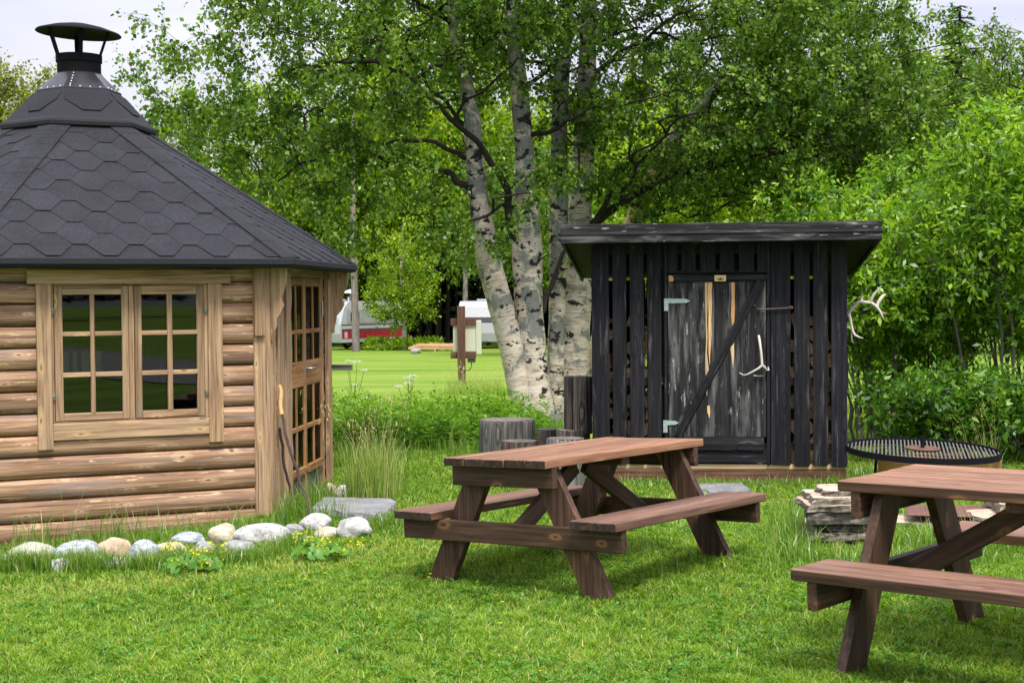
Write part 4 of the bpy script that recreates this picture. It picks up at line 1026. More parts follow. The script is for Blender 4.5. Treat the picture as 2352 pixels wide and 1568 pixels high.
B = [
 (3, 1312, 40, 40, 'st_white', 'white boulder at the outermost left end of the stone border'),
 (67, 1298, 100, 50, 'st_green', 'flat greenish white boulder near the left end of the stone border'),
 (172, 1294, 106, 54, 'st_blue', 'blue grey dark streaked boulder below the left part of the cabin window'),
 (134, 1320, 46, 42, 'st_white', 'small white stone in the grass in front of the blue grey streaked boulder'),
 (262, 1290, 78, 58, 'st_tan', 'tan boulder with orange stains in the stone border below the cabin window'),
 (253, 1314, 90, 34, 'st_grey', 'low grey boulder in the grass right in front of the tan boulder'),
 (328, 1298, 66, 58, 'st_blue', 'pale blue grey boulder standing right of the tan boulder'),
 (387, 1279, 66, 36, 'st_cream', 'cream boulder behind the yellow flowered plant under the cabin wall'),
 (425, 1252, 72, 30, 'st_blue', 'flat bluish stone tucked against the bottom log of the cabin'),
 (512, 1250, 66, 46, 'st_cream', 'rounded cream yellow boulder left of the long white boulder'),
 (470, 1273, 44, 34, 'st_grey', 'small grey stone half hidden in grass below the rounded cream boulder'),
 (597, 1252, 112, 50, 'st_white', 'long saddle shaped white boulder under the cabin corner post'),
 (546, 1275, 66, 38, 'st_grey', 'grey boulder in the grass in front of the long white boulder'),
 (672, 1232, 44, 30, 'st_grey', 'dull grey stone between the long white boulder and the leaning stick'),
 (723, 1222, 68, 44, 'st_white', 'round white boulder at the foot of the long leaning stick'),
 (752, 1239, 54, 30, 'st_cream', 'small cream stone behind the right yellow flowered plant'),
 (812, 1238, 72, 50, 'st_white', 'big round white boulder in front of the grey door flagstone'),
 (704, 1250, 34, 22, 'st_blue', 'little bluish stone left of the right yellow flowered plant'),
 (759, 1138, 24, 30, 'st_cream', 'small pale upright stone beside the right door post of the cabin'),
 (785, 1145, 40, 32, 'st_white', 'pale round stone in the middle of the three stones behind the flagstone'),
 (823, 1148, 42, 32, 'st_grey', 'grey round stone, right one of the three stones behind the flagstone')]
for (px, pyb, w, h, mt, lb) in B: boulder(px, pyb, w, h, M_[mt], lb)

def slab(P, th, mat_, name, label, cat, lift=0., rough=.006, tiltv=None):
    mb = MB(); c = sum(P, V()) / len(P)
    pts = []
    for i in range(len(P)):
        a, b = P[i], P[(i + 1) % len(P)]
        for k in range(6):
            q = a.lerp(b, k / 6); d = (q - c).normalized(); pts.append(q + d * R_.uniform(-rough, rough) * 1.5)
    zb = c.z + lift; off = V((R_.uniform(0, 30), R_.uniform(0, 30), 0)); N = len(pts)
    def zt(p): return (tiltv[0] * (p.x - c.x) + tiltv[1] * (p.y - c.y)) if tiltv else 0
    rings = [(1.0, 0), (1.01, th * .35), (.995, th * .8), (.975, th)]
    vs = []
    for (k, z) in rings:
        for p in pts: j = R_.uniform(-rough, rough) if k != .975 else 0; vs.append(V((c.x + (p.x - c.x) * (k) + j, c.y + (p.y - c.y) * k + j, zb + z + zt(p))))
    fs = []
    for r_ in range(3):
        for i in range(N): j = (i + 1) % N; fs.append((r_ * N + i, r_ * N + j, (r_ + 1) * N + j, (r_ + 1) * N + i))
    vs = [v_ - c for v_ in vs]; gs_ = [v_ + off for v_ in vs]; mb.add(vs, fs, gs_, 1); mb.add(vs, [tuple(range(3 * N, 4 * N)), tuple(range(N))[::-1]], gs_, 0); o = mb.build(name, [mat_, M_['slate_edge'] if mat_ == M_['slate_pale'] else mat_]); o.location = c
    return tag(o, label, cat)
slab(FLAG, .06, M_['slate'], 'flagstone', 'large flat grey flagstone at the cabin double door', 'flagstone', .0)
slab(STEP, .05, M_['slate'], 'flagstone', 'dark grey flagstone in the grass in front of the shed door', 'flagstone', .0)

# ================================================================== STUMPS
def stump(c, r, h, mat_, label, n=72, lean=0., top=True, name='stump', wobble=.06):
    t = thing(name, label, 'stump', c)
    mb = MB(); ph = [R_.uniform(0, 6.28) for _ in range(4)]
    def rad(a, z): return r * (1 + wobble * math.sin(2 * a + ph[0]) * .6 + wobble * .5 * math.sin(3 * a + ph[1]) + .025 * math.sin(9 * a + ph[2] + z * 3) + .016 * math.sin(17 * a + ph[3] + z * 5) + .02 * math.sin(5 * a + z * 7 + ph[1]))
    rad0 = rad; ch0, ch1 = R_.uniform(3.6, 5.2), R_.uniform(.5, 1.1)
    rad = lambda a, z: rad0(a, z) * (.93 if ch0 < a < ch0 + ch1 else 1) * (.965 if 4.2 < (a * 1.7 + ch0) % 6.28 < 4.7 else 1)
    vs, fs, gs = [], [], []; off = R_.uniform(0, 40); zs = [-.04, h * .3, h * .7, h - .012, h]
    for iz, z in enumerate(zs):
        for i in range(n):
            a = 2 * PI * i / n; q = rad(a, z) * (.975 if iz == 4 else 1)
            vs.append(c + V((q * math.cos(a) + lean * z, q * math.sin(a), z + (R_.uniform(-.009, .006) if iz > 2 else 0)))); gs.append((z + off, a * r, off))
    for iz in range(4):
        for i in range(n): j = (i + 1) % n; fs.append((iz * n + i, iz * n + j, (iz + 1) * n + j, (iz + 1) * n + i))
    fs.append(tuple(range(n))[::-1])
    mb.add(vs, fs, gs, 0, True); mb.build('bark', mat_, t, sharp=35)
    mb = MB(); N = n
    v2 = [c + V((lean * h, 0, h + .001))]; g2 = [(0, 0, off)]
    for k in (.5, 1.0):
        for i in range(n):
            a = 2 * PI * i / n; q = rad(a, h) * .972 * k; v2.append(c + V((q * math.cos(a) + lean * h, q * math.sin(a), h + .001 + R_.uniform(-.003, .003) * (k < 1)))); g2.append((k * r * .15, k * r * 3, off + a * .05))
    f2 = [(0, 1 + i, 1 + (i + 1) % n) for i in range(n)] + [(1 + i, 1 + n + i, 1 + n + (i + 1) % n, 1 + (i + 1) % n) for i in range(n)]
    mb.add(v2, f2, g2); mb.build('cut_top', M_['stumptop'], t)
    return t
def stump_px(pxl, pxr, top, Y, label, mat_, **k):
    a, b = at_y(pxl, top, Y), at_y(pxr, top, Y); r = (b.x - a.x) / 2; c = (a + b) / 2; zt = c.z
    base = k.pop('base', None); z0 = tz(c.x, Y) if base is None else base
    return stump(V((c.x, Y, z0)), r, zt - z0, mat_, label, **k), c, r, zt
stump_px(1099, 1231, 963, 14.9, 'big wide grey chopping block, leftmost of the stumps by the birch', M_['bark_grey'])
stump_px(1152, 1236, 1012, 13.9, 'small dark stump standing in front of the big grey chopping block', M_['bark_dark'])
stump_px(1233, 1290, 985, 14.6, 'dark stump with a split orange side just right of the big chopping block', M_['bark_dark'])
stump_px(1257, 1342, 1006, 12.75, 'pale barked stump behind the tabletop, its foot showing under the table', M_['bark_grey'])
_, cc_, rr_, zt_ = stump_px(1277, 1356, 986, 13.6, 'low dark block carrying the upright dark stump against the shed', M_['bark_dark'])
stump_px(1297, 1360, 864, 13.62, 'tall dark brown log section standing upright against the shed corner', M_['bark_dark'], base=zt_ + .004)

# ================================================================== STICKS
def stick(label, pts, rad, mats, nm='walking_stick', peeled=0):
    t = thing(nm, label, 'stick', pts[-1]); mb = MB()
    P = []
    for i in range(len(pts) - 1):
        for k in range(4): P.append(V(pts[i]).lerp(V(pts[i + 1]), k / 4) + V((R_.uniform(-.008, .008), R_.uniform(-.006, .006), R_.uniform(-.008, .008))))
    P.append(V(pts[-1])); n = len(P); rr = [rad[0] + (rad[1] - rad[0]) * i / (n - 1) for i in range(n)]
    if peeled:
        mb.tube(P[peeled:], rr[peeled:], 9, wob=.08); mb.build('shaft', mats[0], t)
        mb = MB(); mb.tube(P[:peeled + 1], [q * 1.25 for q in rr[:peeled + 1]], 9, wob=.06); mb.build('handle', mats[1], t)
    else: mb.tube(P, rr, 8, wob=.1); mb.build('shaft', mats[0], t)
def onf(k, px, py, off):
    t, nn = fdir(k); O = C0 + nn * (AP + off); r = ray(px, py); s = (O - CAMO).dot(nn) / r.dot(nn); return CAMO + r * s
e0 = ground(718, 1208)
a0 = onf(1, 642, 884, .03); a1 = onf(1, 646, 938, .05)
stick('long dark stick with a peeled pale handle leaning on the cabin door post', [a0, a1, a1.lerp(e0, .2) + V((-.02, 0, 0)), a1.lerp(e0, .45) + V((-.005, 0, -.01)), a1.lerp(e0, .72), e0], (.0125, .0105), (M_['stick'], M_['peeled']), peeled=5)
a0 = onf(1, 643, 985, .03); e1 = ground(676, 1172)
stick('short dark bark stick leaning on the door post behind the longer peeled stick', [a0, a0.lerp(e1, .4) + V((-.012, 0, 0)), a0.lerp(e1, .7), e1], (.012, .010), (M_['stick'],), nm='stick')

# ================================================================== FIRE GRATE AND SLATE STACK
pc = at_y(2119, 1033, 11.9); pz = tz(pc.x, 11.9)
pit = thing('fire_grate', 'round black barbecue grate on a heat coloured steel fire ring by the shrubs', 'fire grate', (pc.x, 11.9, pz))
rc_ = at_y(2161, 1052, 11.95); ringc = V((rc_.x, 12.0, 0)); zr = rc_.z - .01
mb = MB(); mb.lathe([(.465, pz + .0), (.465, zr - .02), (.470, zr), (.476, zr), (.476, pz + .0)], ringc, 56, closed=True); mb.build('fire_ring', M_['rustgold'], pit, sharp=30)
mb = MB(); mb.lathe([(.0, zr - .16), (.30, zr - .15), (.462, zr - .06)], ringc, 40); mb.build('ash_bowl', M_['stick'], pit)
gt = Matrix.Rotation(math.radians(2.2), 3, 'X') @ Matrix.Rotation(math.radians(1.6), 3, 'Y'); GR = .595; gc = V((pc.x, 11.9, pc.z))
mb = MB(); mb.lathe([(GR - .006, -.03), (GR + .006, -.03), (GR + .006, .018), (GR - .006, .018)], gc, 72, gt, closed=True, smooth=False); 
gr = mb.build('grate', M_['metal'], pit)
mb = MB(); ang = math.radians(14); d = V((math.sin(ang), math.cos(ang), 0)); e = V((math.cos(ang), -math.sin(ang), 0))
nb = 40
for i in range(nb):
    o_ = -GR + 2 * GR * (i + .5) / nb; hl = math.sqrt(max(0, GR * GR - o_ * o_)) - .002
    mb.beam(gc + gt @ (e * o_ - d * hl), gc + gt @ (e * o_ + d * hl), .0125, .0085, bev=.002)
mb.build('bars', M_['hook'] if False else M_['ironbar'], gr) if 'ironbar' in M_ else mb.build('bars', M_['iron'], gr)
mb = MB()
for q in (-.22, .22): mb.beam(gc + gt @ (d * q - e * (math.sqrt(GR * GR - q * q) - .004) - V((0, 0, .012))), gc + gt @ (d * q + e * (math.sqrt(GR * GR - q * q) - .004) - V((0, 0, .012))), .02, .008)
mb.build('cross_bar', M_['metal'], gr)
mb = MB(); mb.lathe([(0, .020), (.135, .020), (.138, .016), (.135, .010), (0, .010)], gc, 40, gt); mb.build('hub_plate', M_['rust'], gr, sharp=30)
mb = MB(); mb.tube([gc + V((0, 0, .012)), gc + V((0, 0, .115))], .016, 14); mb.build('centre_post', M_['metal'], pit, sharp=40)
mb = MB()
for a in (0.3, 2.4, 4.5): mb.tube([gc + V((.40 * math.cos(a), .40 * math.sin(a), -.02)), V((gc.x + .44 * math.cos(a), gc.y + .44 * math.sin(a), pz - .02))], .012, 8)
mb.build('leg', M_['metal'], pit)

def qslab(px0, px1, ytop, ybot, Y, dep, mat_, label, skew=0., th=None):
    a = at_y(px0, ybot, Y); b = at_y(px1, ybot, Y); zt = at_y(px0, ytop, Y + .0).z; zb = a.z
    P = [V((a.x, Y, 0)), V((b.x, Y + R_.uniform(-.03, .03), 0)), V((b.x + skew, Y + dep, 0)), V((a.x + skew + R_.uniform(0, .06), Y + dep * .9, 0))]
    for p in P: p.z = zb
    return slab(P, zt - zb, mat_, 'slate_slab', label, 'slate slab', rough=.012)
SL = [
 (1862, 1998, 1262, 1290, 9.30, .42, 'slate_dark', 'bottom dark slate slab of the left stone stack behind the near table'),
 (1866, 2010, 1243, 1261, 9.30, .45, 'slate_dark', 'dark slate slab, second from the ground in the left stone stack'),
 (1858, 1990, 1225, 1242, 9.27, .44, 'slate_dark', 'thin brownish slate slab, third from the ground in the left stack'),
 (1880, 2016, 1205, 1224, 9.31, .44, 'slate_dark', 'rough dark slate slab with ragged edge in the middle of the left stack'),
 (1858, 2006, 1177, 1204, 9.24, .48, 'slate_dark', 'thick dark edged slate slab under the pale cap slabs of the left stack'),
 (1856, 2000, 1161, 1176, 9.22, .50, 'slate_pale', 'wide pale slab jutting left, near the top of the left stack'),
 (1870, 2030, 1143, 1160, 9.26, .45, 'slate_pale', 'orange tinted pale slab second from the top of the left stack'),
 (1893, 2040, 1128, 1142, 9.32, .40, 'slate_pale', 'topmost pale flat slab of the left stone stack'),
 (2030, 2210, 1262, 1290, 9.9, .4, 'slate_dark', 'low dark slab in the grass between the legs of the near table'),
 (2060, 2250, 1232, 1260, 9.95, .4, 'slate_dark', 'weathered slab under the rusty steel sheet behind the near table'),
 (2050, 2240, 1200, 1231, 9.95, .42, 'slate_pale', 'pale brown slab just below the rusty steel sheet'),
 (2170, 2420, 1224, 1275, 9.75, .40, 'slate_dark', 'dark base slab at the right end of the stone ring'),
 (2250, 2440, 1190, 1223, 9.72, .45, 'slate_pale', 'pale cap slab lying under the broad cream topmost slab'),
 (2296, 2450, 1158, 1189, 9.85, .5, 'slate_pale', 'broad cream cap slab beside the rusty steel sheet, topmost of its pile')]
for (x0, x1, yt, yb, Yq, dp, mt, lb) in SL: qslab(x0, x1, yt, yb, Yq, dp, M_[mt], lb)
P = [at_y(2085, 1196, 9.96), at_y(2306, 1191, 9.80), at_y(2298, 1152, 10.35), at_y(2080, 1160, 10.45)]
zz = max(p.z for p in P[:2]) 
for p in P: p.z = zz + .004
slab(P, .006, M_['rust'], 'steel_sheet', 'flat rusty brown steel sheet lying on the slate slabs behind the near table', 'steel sheet', rough=.0)

# ================================================================== FLOWERS AND SMALL PLANTS
def quads_leaf(c, d, n, L, W):
    # c base (N,3), d direction, n normal; folded 4 vertex leaf
    s = np.cross(d, n); s /= np.linalg.norm(s, axis=1, keepdims=True) + 1e-9
    L = np.asarray(L)[:, None]; W = np.asarray(W)[:, None]
    m_ = c + d * L * .45
    return np.stack([c, m_ + s * W * .5 + n * W * .12, c + d * L, m_ - s * W * .5 + n * W * .12], 1).reshape(-1, 3)
def unit(a): return a / (np.linalg.norm(a, axis=-1, keepdims=True) + 1e-9)
def mantle(px, py, label, R=.17, nl=48, nf=260):
    c = ground(px, py); t = thing('lady_mantle', label, 'flowering plant', c); inv = wm(t).inverted()
    Vv, Ff, Tt, b = [], [], [], 0
    for i in range(nl):
        a = R_.uniform(0, 6.28); r = R * math.sqrt(R_.random()); h = .05 + .10 * R_.random() * (1.2 - r / R); s = R_.uniform(.03, .05); o = V((c.x + r * math.cos(a), c.y + r * math.sin(a), c.z + h))
        nn = V((.6 * r / R * math.cos(a) + R_.gauss(0, .2), .6 * r / R * math.sin(a) - .35 + R_.gauss(0, .2), 1)).normalized(); u = nn.orthogonal().normalized(); w = nn.cross(u); N = 18; a1 = R_.uniform(0, 6.28)
        ring = [o + nn * .0]
        for k in range(N): th = a1 + 5.6 * k / (N - 1); q = s * (1 if k % 2 else .80); ring.append(o + (u * math.cos(th) + w * math.sin(th)) * q + nn * (s * (.28 if k % 2 else .18)))
        Vv += ring; Ff += [(b, b + k, b + k + 1) for k in range(1, N)]; Tt += [R_.uniform(.15, .9)] * (N + 1); b += N + 1
    np_mesh('leaves', [tuple(p) for p in Vv], Ff, M_['leaf_mantle'], {'tint': Tt}, t, inv=inv)
    cen = np.array([[c.x + R_.gauss(0, R * .55), c.y - .04 + R_.gauss(0, R * .4), c.z + R_.uniform(.07, .19)] for _ in range(16)])
    for ci in range(16):
      nf = 11; p = cen[np.full(nf, ci)] + NR.normal(0, .016, (nf, 3)); n_ = unit(NR.normal(0, 1, (nf, 3)) + np.array([0, -.4, .8])); d = unit(np.cross(n_, NR.normal(0, 1, (nf, 3))))
      v = quads_leaf(p, d, n_, NR.uniform(.014, .024, nf), NR.uniform(.012, .018, nf))
      np_mesh('flower_cluster', v, np.arange(len(v)).reshape(-1, 4), M_['petal_yellow'], {'tint': np.repeat(NR.random(nf), 4)}, t, inv=inv)
mantle(438, 1318, 'yellow flowering lady mantle plant in the grass left, below the cream boulder')
mantle(735, 1290, 'yellow flowering lady mantle plant in front of the leaning stick')

bc = []
proto = None
spots = [(1310, 1325), (1040, 1318), (988, 1340), (985, 1348), (1090, 1370), (1140, 1385), (1155, 1408), (890, 1268), (1130, 1262), (1095, 1272), (1788, 1212), (1793, 1138), (1848, 1148), (700, 1352), (668, 1368), (560, 1380), (640, 1352), (745, 1338), (2330, 1090), (2345, 1098), (1880, 1540), (2010, 1512), (1150, 1458), (1700, 1430), (1375, 1300), (1812, 1165), (1852, 1100), (1640, 1120), (1930, 1335), (300, 1440), (480, 1400), (820, 1320), (870, 1440), (1240, 1560), (1480, 1470), (1105, 1120)]
for i, (px, py) in enumerate(spots):
    g = ground(px, py); s = R_.uniform(.6, 1.0)
    if proto is None:
        proto = thing('buttercup', 'tiny yellow buttercup flower standing in the lawn grass', 'flower', g, None, 'tiny yellow buttercups in the lawn')
        mb = MB(); mb.tube([g + V((0, 0, 0)), g + V((.004, 0, .03)), g + V((.002, .003, .062))], .0012, 5); mb.build('stem', M_['stem'], proto) if 'stem' in M_ else mb.build('stem', M_['tallstem'], proto)
        vs, fs = [], []
        for k in range(5):
            a = k * 1.2566; u = V((math.cos(a), math.sin(a), .35)); w = V((-math.sin(a), math.cos(a), 0)); o = g + V((.002, .003, .062)); b = len(vs)
            vs += [o, o + u * .008 + w * .005, o + u * .0125, o + u * .008 - w * .005]; fs.append((b, b + 1, b + 2, b + 3))
        np_mesh('petals', [tuple(v_) for v_ in vs], fs, M_['petal_yellow'], {'tint': [.8] * len(vs)}, proto, inv=wm(proto).inverted())
    else: copy_tree(proto, g, R_.uniform(0, 6), (s, s))

def parsley(px, py, heads, label, Y):
    c = V((at_y(px, py, Y).x, Y, 0)); c.z = tz(c.x, Y); t = thing('cow_parsley', label, 'wild flower', c); inv = wm(t).inverted()
    mb = MB(); C_ = []
    for (hx, hy) in heads:
        q = at_y(hx, hy, Y + R_.uniform(-.1, .1)); m_ = c.lerp(q, .5); m_.x = c.x + (q.x - c.x) * .25
        mb.tube([c, m_, q], [.006, .0045, .003], 6); C_.append(q)
    mb.build('stem', M_['tallstem'], t)
    for q in C_:
        N = 110; a = NR.uniform(0, 6.28, N); r = .055 * np.sqrt(NR.random(N)); p = np.stack([q.x + r * np.cos(a), q.y + r * np.sin(a), q.z + .012 - r * r * 3 + NR.normal(0, .004, N)], -1)
        n_ = unit(NR.normal(0, .4, (N, 3)) + np.array([0, 0, 1.])); d = unit(np.cross(n_, NR.normal(0, 1, (N, 3))))
        v = quads_leaf(p, d, n_, np.full(N, .013), np.full(N, .011)); np_mesh('umbel', v, np.arange(len(v)).reshape(-1, 4), M_['petal_white'], {'tint': np.repeat(NR.random(N), 4)}, t, inv=inv)
parsley(812, 925, [(801, 830), (820, 831), (798, 842), (836, 851), (815, 885)], 'white cow parsley rising above the weeds near the cabin corner', 18.4)
parsley(940, 935, [(936, 868), (945, 872), (938, 880), (915, 888), (950, 864)], 'white cow parsley half sunk in the weeds left of the service post', 18.6)

# fireweed bank behind the cabin
n = 1250
xw = NR.uniform(-3.6, .35, n); yw = NR.uniform(16.0, 18.8, n)
Vv, Tt = [], []; b = 0; sv, sf = [], []
hts = np.clip(.43 + .13 * vnoise(xw, yw, 1.3, 31) + NR.normal(0, .08, n) - .10 * np.clip((xw + .6) / .9, 0, 1), .25, .85)
for i in range(n):
    z0 = tz(xw[i], yw[i]); H = hts[i]; lx, ly = R_.gauss(0, .06), R_.gauss(0, .06); k = int(26 * H / .5)
    tt = NR.random(k) ** .8; c = np.stack([xw[i] + lx * tt, yw[i] + ly * tt, z0 + H * (.12 + .88 * tt)], -1); a = np.arange(k) * 2.4 + R_.uniform(0, 6)
    d = unit(np.stack([np.cos(a), np.sin(a), .55 - .75 * (1 - tt) + NR.normal(0, .2, k)], -1)); nn = unit(np.cross(d, np.stack([-np.sin(a), np.cos(a), 0 * a], -1)) * -1 + NR.normal(0, .25, (k, 3)))
    nn = np.where(nn[:, 2:3] < 0, -nn, nn); nn = unit(nn - d * (nn * d).sum(1, keepdims=True))
    L = (.135 - .06 * tt) * NR.uniform(.8, 1.2, k); Vv.append(quads_leaf(c, d, nn, L, L * .26)); Tt.append(np.repeat(np.clip(.34 + .3 * tt + NR.normal(0, .22, k), 0, 1), 4))
v = np.concatenate(Vv); tag(np_mesh('fireweed_undergrowth', v, np.arange(len(v)).reshape(-1, 4), M_['leaf_weed'], {'tint': np.concatenate(Tt)}), kind='stuff')
# ================================================================== TREES
class Skel:
    def __init__(s, cap=60000):
        s.P = np.zeros((cap, 3)); s.par = np.full(cap, -1, int); s.n = 0; s.paths = []; s.fix = {}
    def add(s, pts, parent=-1, rad=None):
        ids = []
        for i, p in enumerate(pts):
            s.P[s.n] = p; s.par[s.n] = parent; parent = s.n
            if rad is not None: s.fix[s.n] = rad[i]
            ids.append(s.n); s.n += 1
        return ids
    def connect(s, t, step=.22, up=.12, wig=.05, upcost=.7):
        P = s.P[:s.n]; d = t - P; L = np.linalg.norm(d, axis=1)
        i = int(np.argmin(L + upcost * np.clip(P[:, 2] - t[2] + .1, 0, None)))
        p0 = P[i]; D = t - p0; Ln = np.linalg.norm(D)
        if Ln < .12: return
        k = max(2, int(Ln / step)); ctl = p0 + D * .5 + np.array([0, 0, up * Ln]) + NR.normal(0, wig * Ln, 3)
        pts = []
        for j in range(1, k + 1):
            u = j / k; pts.append((1 - u) ** 2 * p0 + 2 * u * (1 - u) * ctl + u * u * t + NR.normal(0, .028, 3))
        ids = s.add(pts, i); s.paths.append((i, ids))
    def radii(s, tip=.0045, e=.46):
        c = np.ones(s.n)
        for i in range(s.n - 1, -1, -1):
            if s.par[i] >= 0: c[s.par[i]] += c[i]
        s.cnt = c; r = tip * (c ** e)
        for i, q in s.fix.items(): r[i] = q
        s.r = r
        for i in range(s.n):
            if s.par[i] >= 0 and r[i] > r[s.par[i]] * .9: r[i] = r[s.par[i]] * .9 if i not in s.fix else r[i]
        return r
def tubes(mb, sk, paths, mi=0, n=6):
    for (p, ids) in paths:
        pts = ([sk.P[p]] if p >= 0 else []) + [sk.P[i] for i in ids]; rr = ([min(sk.r[p], sk.r[ids[0]] * 1.35)] if p >= 0 else []) + [max(sk.r[i], .003) for i in ids]
        if len(pts) > 1: mb.tube(pts, rr, n if rr[0] > .015 else 4, mi, caps=False)
def ell_pts(n, ells):
    w = np.array([e[1][0] * e[1][1] * e[1][2] for e in ells]) ** .8; w /= w.sum(); out = []
    for (c, r), k in zip(ells, (w * n).astype(int) + 1):
        d = unit(NR.normal(0, 1, (k, 3))); q = NR.random(k) ** (1 / 2.6); out.append(np.array(c) + d * q[:, None] * np.array(r))
    return np.concatenate(out)
def foliage(sk, n_per, twl, leafL, leafW, droop, spread, pick=None, dirb=0.):
    ids = np.arange(sk.n)[(sk.cnt <= 5) & (sk.r < .02)] if pick is None else pick
    k = len(ids); T = np.repeat(ids, n_per[0]); N = len(T)
    par = np.where(sk.par[T] >= 0, sk.par[T], T); ax = unit(sk.P[T] - sk.P[par] + 1e-6)
    d = unit(ax * .6 + NR.normal(0, .75, (N, 3)) + np.array([0, 0, -droop])); L = twl * NR.uniform(.5, 1.3, N); p0 = sk.P[T] + NR.normal(0, .03, (N, 3))
    p1 = p0 + d * L[:, None] + np.array([0, 0, -1.]) * (droop * .35 * L ** 1.0)[:, None]
    # twig prisms
    s = unit(np.cross(d, NR.normal(0, 1, (N, 3)))); w = np.cross(d, s); tv = []
    for a in range(3): tv.append(p0 + (s * math.cos(a * 2.094) + w * math.sin(a * 2.094)) * .0032)
    tv.append(p1); tv = np.stack(tv, 1).reshape(-1, 3); b = np.arange(N)[:, None] * 4
    tf = np.concatenate([b + np.array([[0, 1, 3]]), b + np.array([[1, 2, 3]]), b + np.array([[2, 0, 3]])])
    m = n_per[1]; M = N * m; u = np.tile((np.arange(m) + .6) / m, N) + NR.normal(0, .08, M); q = np.repeat(p0, m, 0) + (np.repeat(p1 - p0, m, 0)) * u[:, None]
    dd = unit(np.repeat(d, m, 0) * .5 + NR.normal(0, .8, (M, 3)) + np.array([0, 0, -.35 - dirb])); nn = unit(NR.normal(0, .75, (M, 3)) + np.array([0, 0, .75])); nn = unit(nn - dd * (nn * dd).sum(1, keepdims=True))
    q = q + NR.normal(0, spread, (M, 3)); ll = leafL * NR.uniform(.5, 1.35, M)
    v = quads_leaf(q, dd, nn, ll, ll * leafW)
    tint = np.clip(np.repeat(np.clip(NR.normal(.44, .22, N), 0, 1), m) + NR.normal(0, .13, M), 0, 1)
    return tv, tf, v, np.repeat(tint, 4)
def make_tree(name, label, trunks, limbs, targets, leaf, fol, base, group=None, bark='bark_birch', brbark='branch', jitter=True, step=.22, trunk_names='trunk', tip=.0055, seg=16):
    """trunks: list of (points, radii, bark); limbs: (points, radii)"""
    t = thing(name, label, 'tree', base, None, group); inv = wm(t).inverted(); sk = Skel()
    for ti, (pts, rad, bk) in enumerate(trunks):
        P, Rr = [], []
        for i in range(len(pts) - 1):
            for k in range(5): u = k / 5; P.append(np.array(pts[i]) * (1 - u) + np.array(pts[i + 1]) * u); Rr.append(rad[i] * (1 - u) + rad[i + 1] * u)
        P.append(np.array(pts[-1])); Rr.append(rad[-1])
        P = [P[0]] + [(P[i - 1] + 2 * P[i] + P[i + 1]) / 4 for i in range(1, len(P) - 1)] + [P[-1]]
        sk.add(P, -1, Rr); mb = MB(); mb.tube(P, Rr, seg, wob=.03, g0=(0, R_.uniform(0, 50), R_.uniform(0, 50))); mb.build(trunk_names, M_[bk], t)
    lp = []
    for (pts, rad) in limbs:
        p = np.array(pts[0]); i = int(np.argmin(np.linalg.norm(sk.P[:sk.n] - p, axis=1))); P, Rr = [], []
        for j in range(len(pts) - 1):
            for k in range(4): u = k / 4; P.append(np.array(pts[j]) * (1 - u) + np.array(pts[j + 1]) * u + (NR.normal(0, .05, 3) if (j or k) else 0)); Rr.append(rad[0] + (rad[1] - rad[0]) * (j + u) / (len(pts) - 1))
        P.append(np.array(pts[-1])); Rr.append(rad[1])
        for _ in range(1): P = [P[0]] + [(P[q - 1] + 2 * P[q] + P[q + 1]) / 4 for q in range(1, len(P) - 1)] + [P[-1]]
        ids = sk.add(P, i, Rr); lp.append((-1, ids)); sk.fix.pop(ids[-1], None)
    order = np.argsort(np.min(np.linalg.norm(targets[:, None, :] - sk.P[None, :sk.n:3], axis=2), axis=1))
    for j in order: sk.connect(targets[j], step)
    sk.radii(tip); mb = MB(); tubes(mb, sk, lp, 0, 8); tubes(mb, sk, sk.paths, 0, 6)
    tv, tf, v, tint = foliage(sk, *fol)
    mb.build('branches', M_[brbark], t)
    np_mesh('twigs', tv, tf, M_[brbark], {'g': tv}, t, inv=inv)
    np_mesh('crown', v, np.arange(len(v)).reshape(-1, 4), M_[leaf], {'tint': tint}, t, inv=inv)
    return t
def pxl(pts, Y, dy=None):
    return [tuple(at_y(x, y, Y + (dy[i] if dy else 0))) for i, (x, y) in enumerate(pts)]
def rpx(ws, Y): return [w / 2 / F_ * Y for w in ws]
YT = 20.3
tb = V((.35, YT, tz(.35, YT)))
zb = lambda P: [(P[0][0], P[0][1], tz(P[0][0], P[0][1]) - .06)] + P[1:]
trunks = [
 (zb(pxl([(1212, 985), (1192, 900), (1176, 800), (1150, 700), (1122, 600), (1103, 480), (1090, 370), (1084, 270), (1062, 150), (1040, 40), (1025, -120), (1010, -330)], YT - .1)), rpx([56, 52, 56, 58, 56, 46, 42, 38, 32, 29, 22, 8], YT), 'bark_birch'),
 (zb(pxl([(1240, 990), (1232, 930), (1222, 830), (1214, 700), (1211, 590), (1210, 480), (1206, 360), (1196, 240), (1185, 130), (1180, 40), (1172, -150), (1165, -380)], YT)), rpx([104, 82, 68, 64, 72, 58, 44, 42, 38, 34, 24, 8], YT), 'bark_birch_mid'),
 (zb(pxl([(1278, 975), (1275, 880), (1278, 760), (1282, 640), (1283, 520), (1285, 400), (1284, 280), (1292, 150), (1300, 20), (1306, -160), (1310, -330)], YT + .5)), rpx([44, 40, 38, 42, 44, 40, 38, 36, 32, 22, 8], YT), 'bark_birch_dark'),
 (zb(pxl([(1312, 985), (1312, 900), (1318, 780), (1324, 660), (1330, 520), (1338, 400), (1345, 260), (1350, 120), (1352, 0), (1356, -180), (1360, -360)], YT + .9)), rpx([92, 84, 76, 76, 56, 54, 48, 42, 38, 24, 8], YT), 'bark_birch')]
def lb(pts, w, y0, y1): 
    n = len(pts); return (pxl(pts, YT, [y0 + (y1 - y0) * i / (n - 1) for i in range(n)]), [q * .78 for q in rpx(w, YT)])
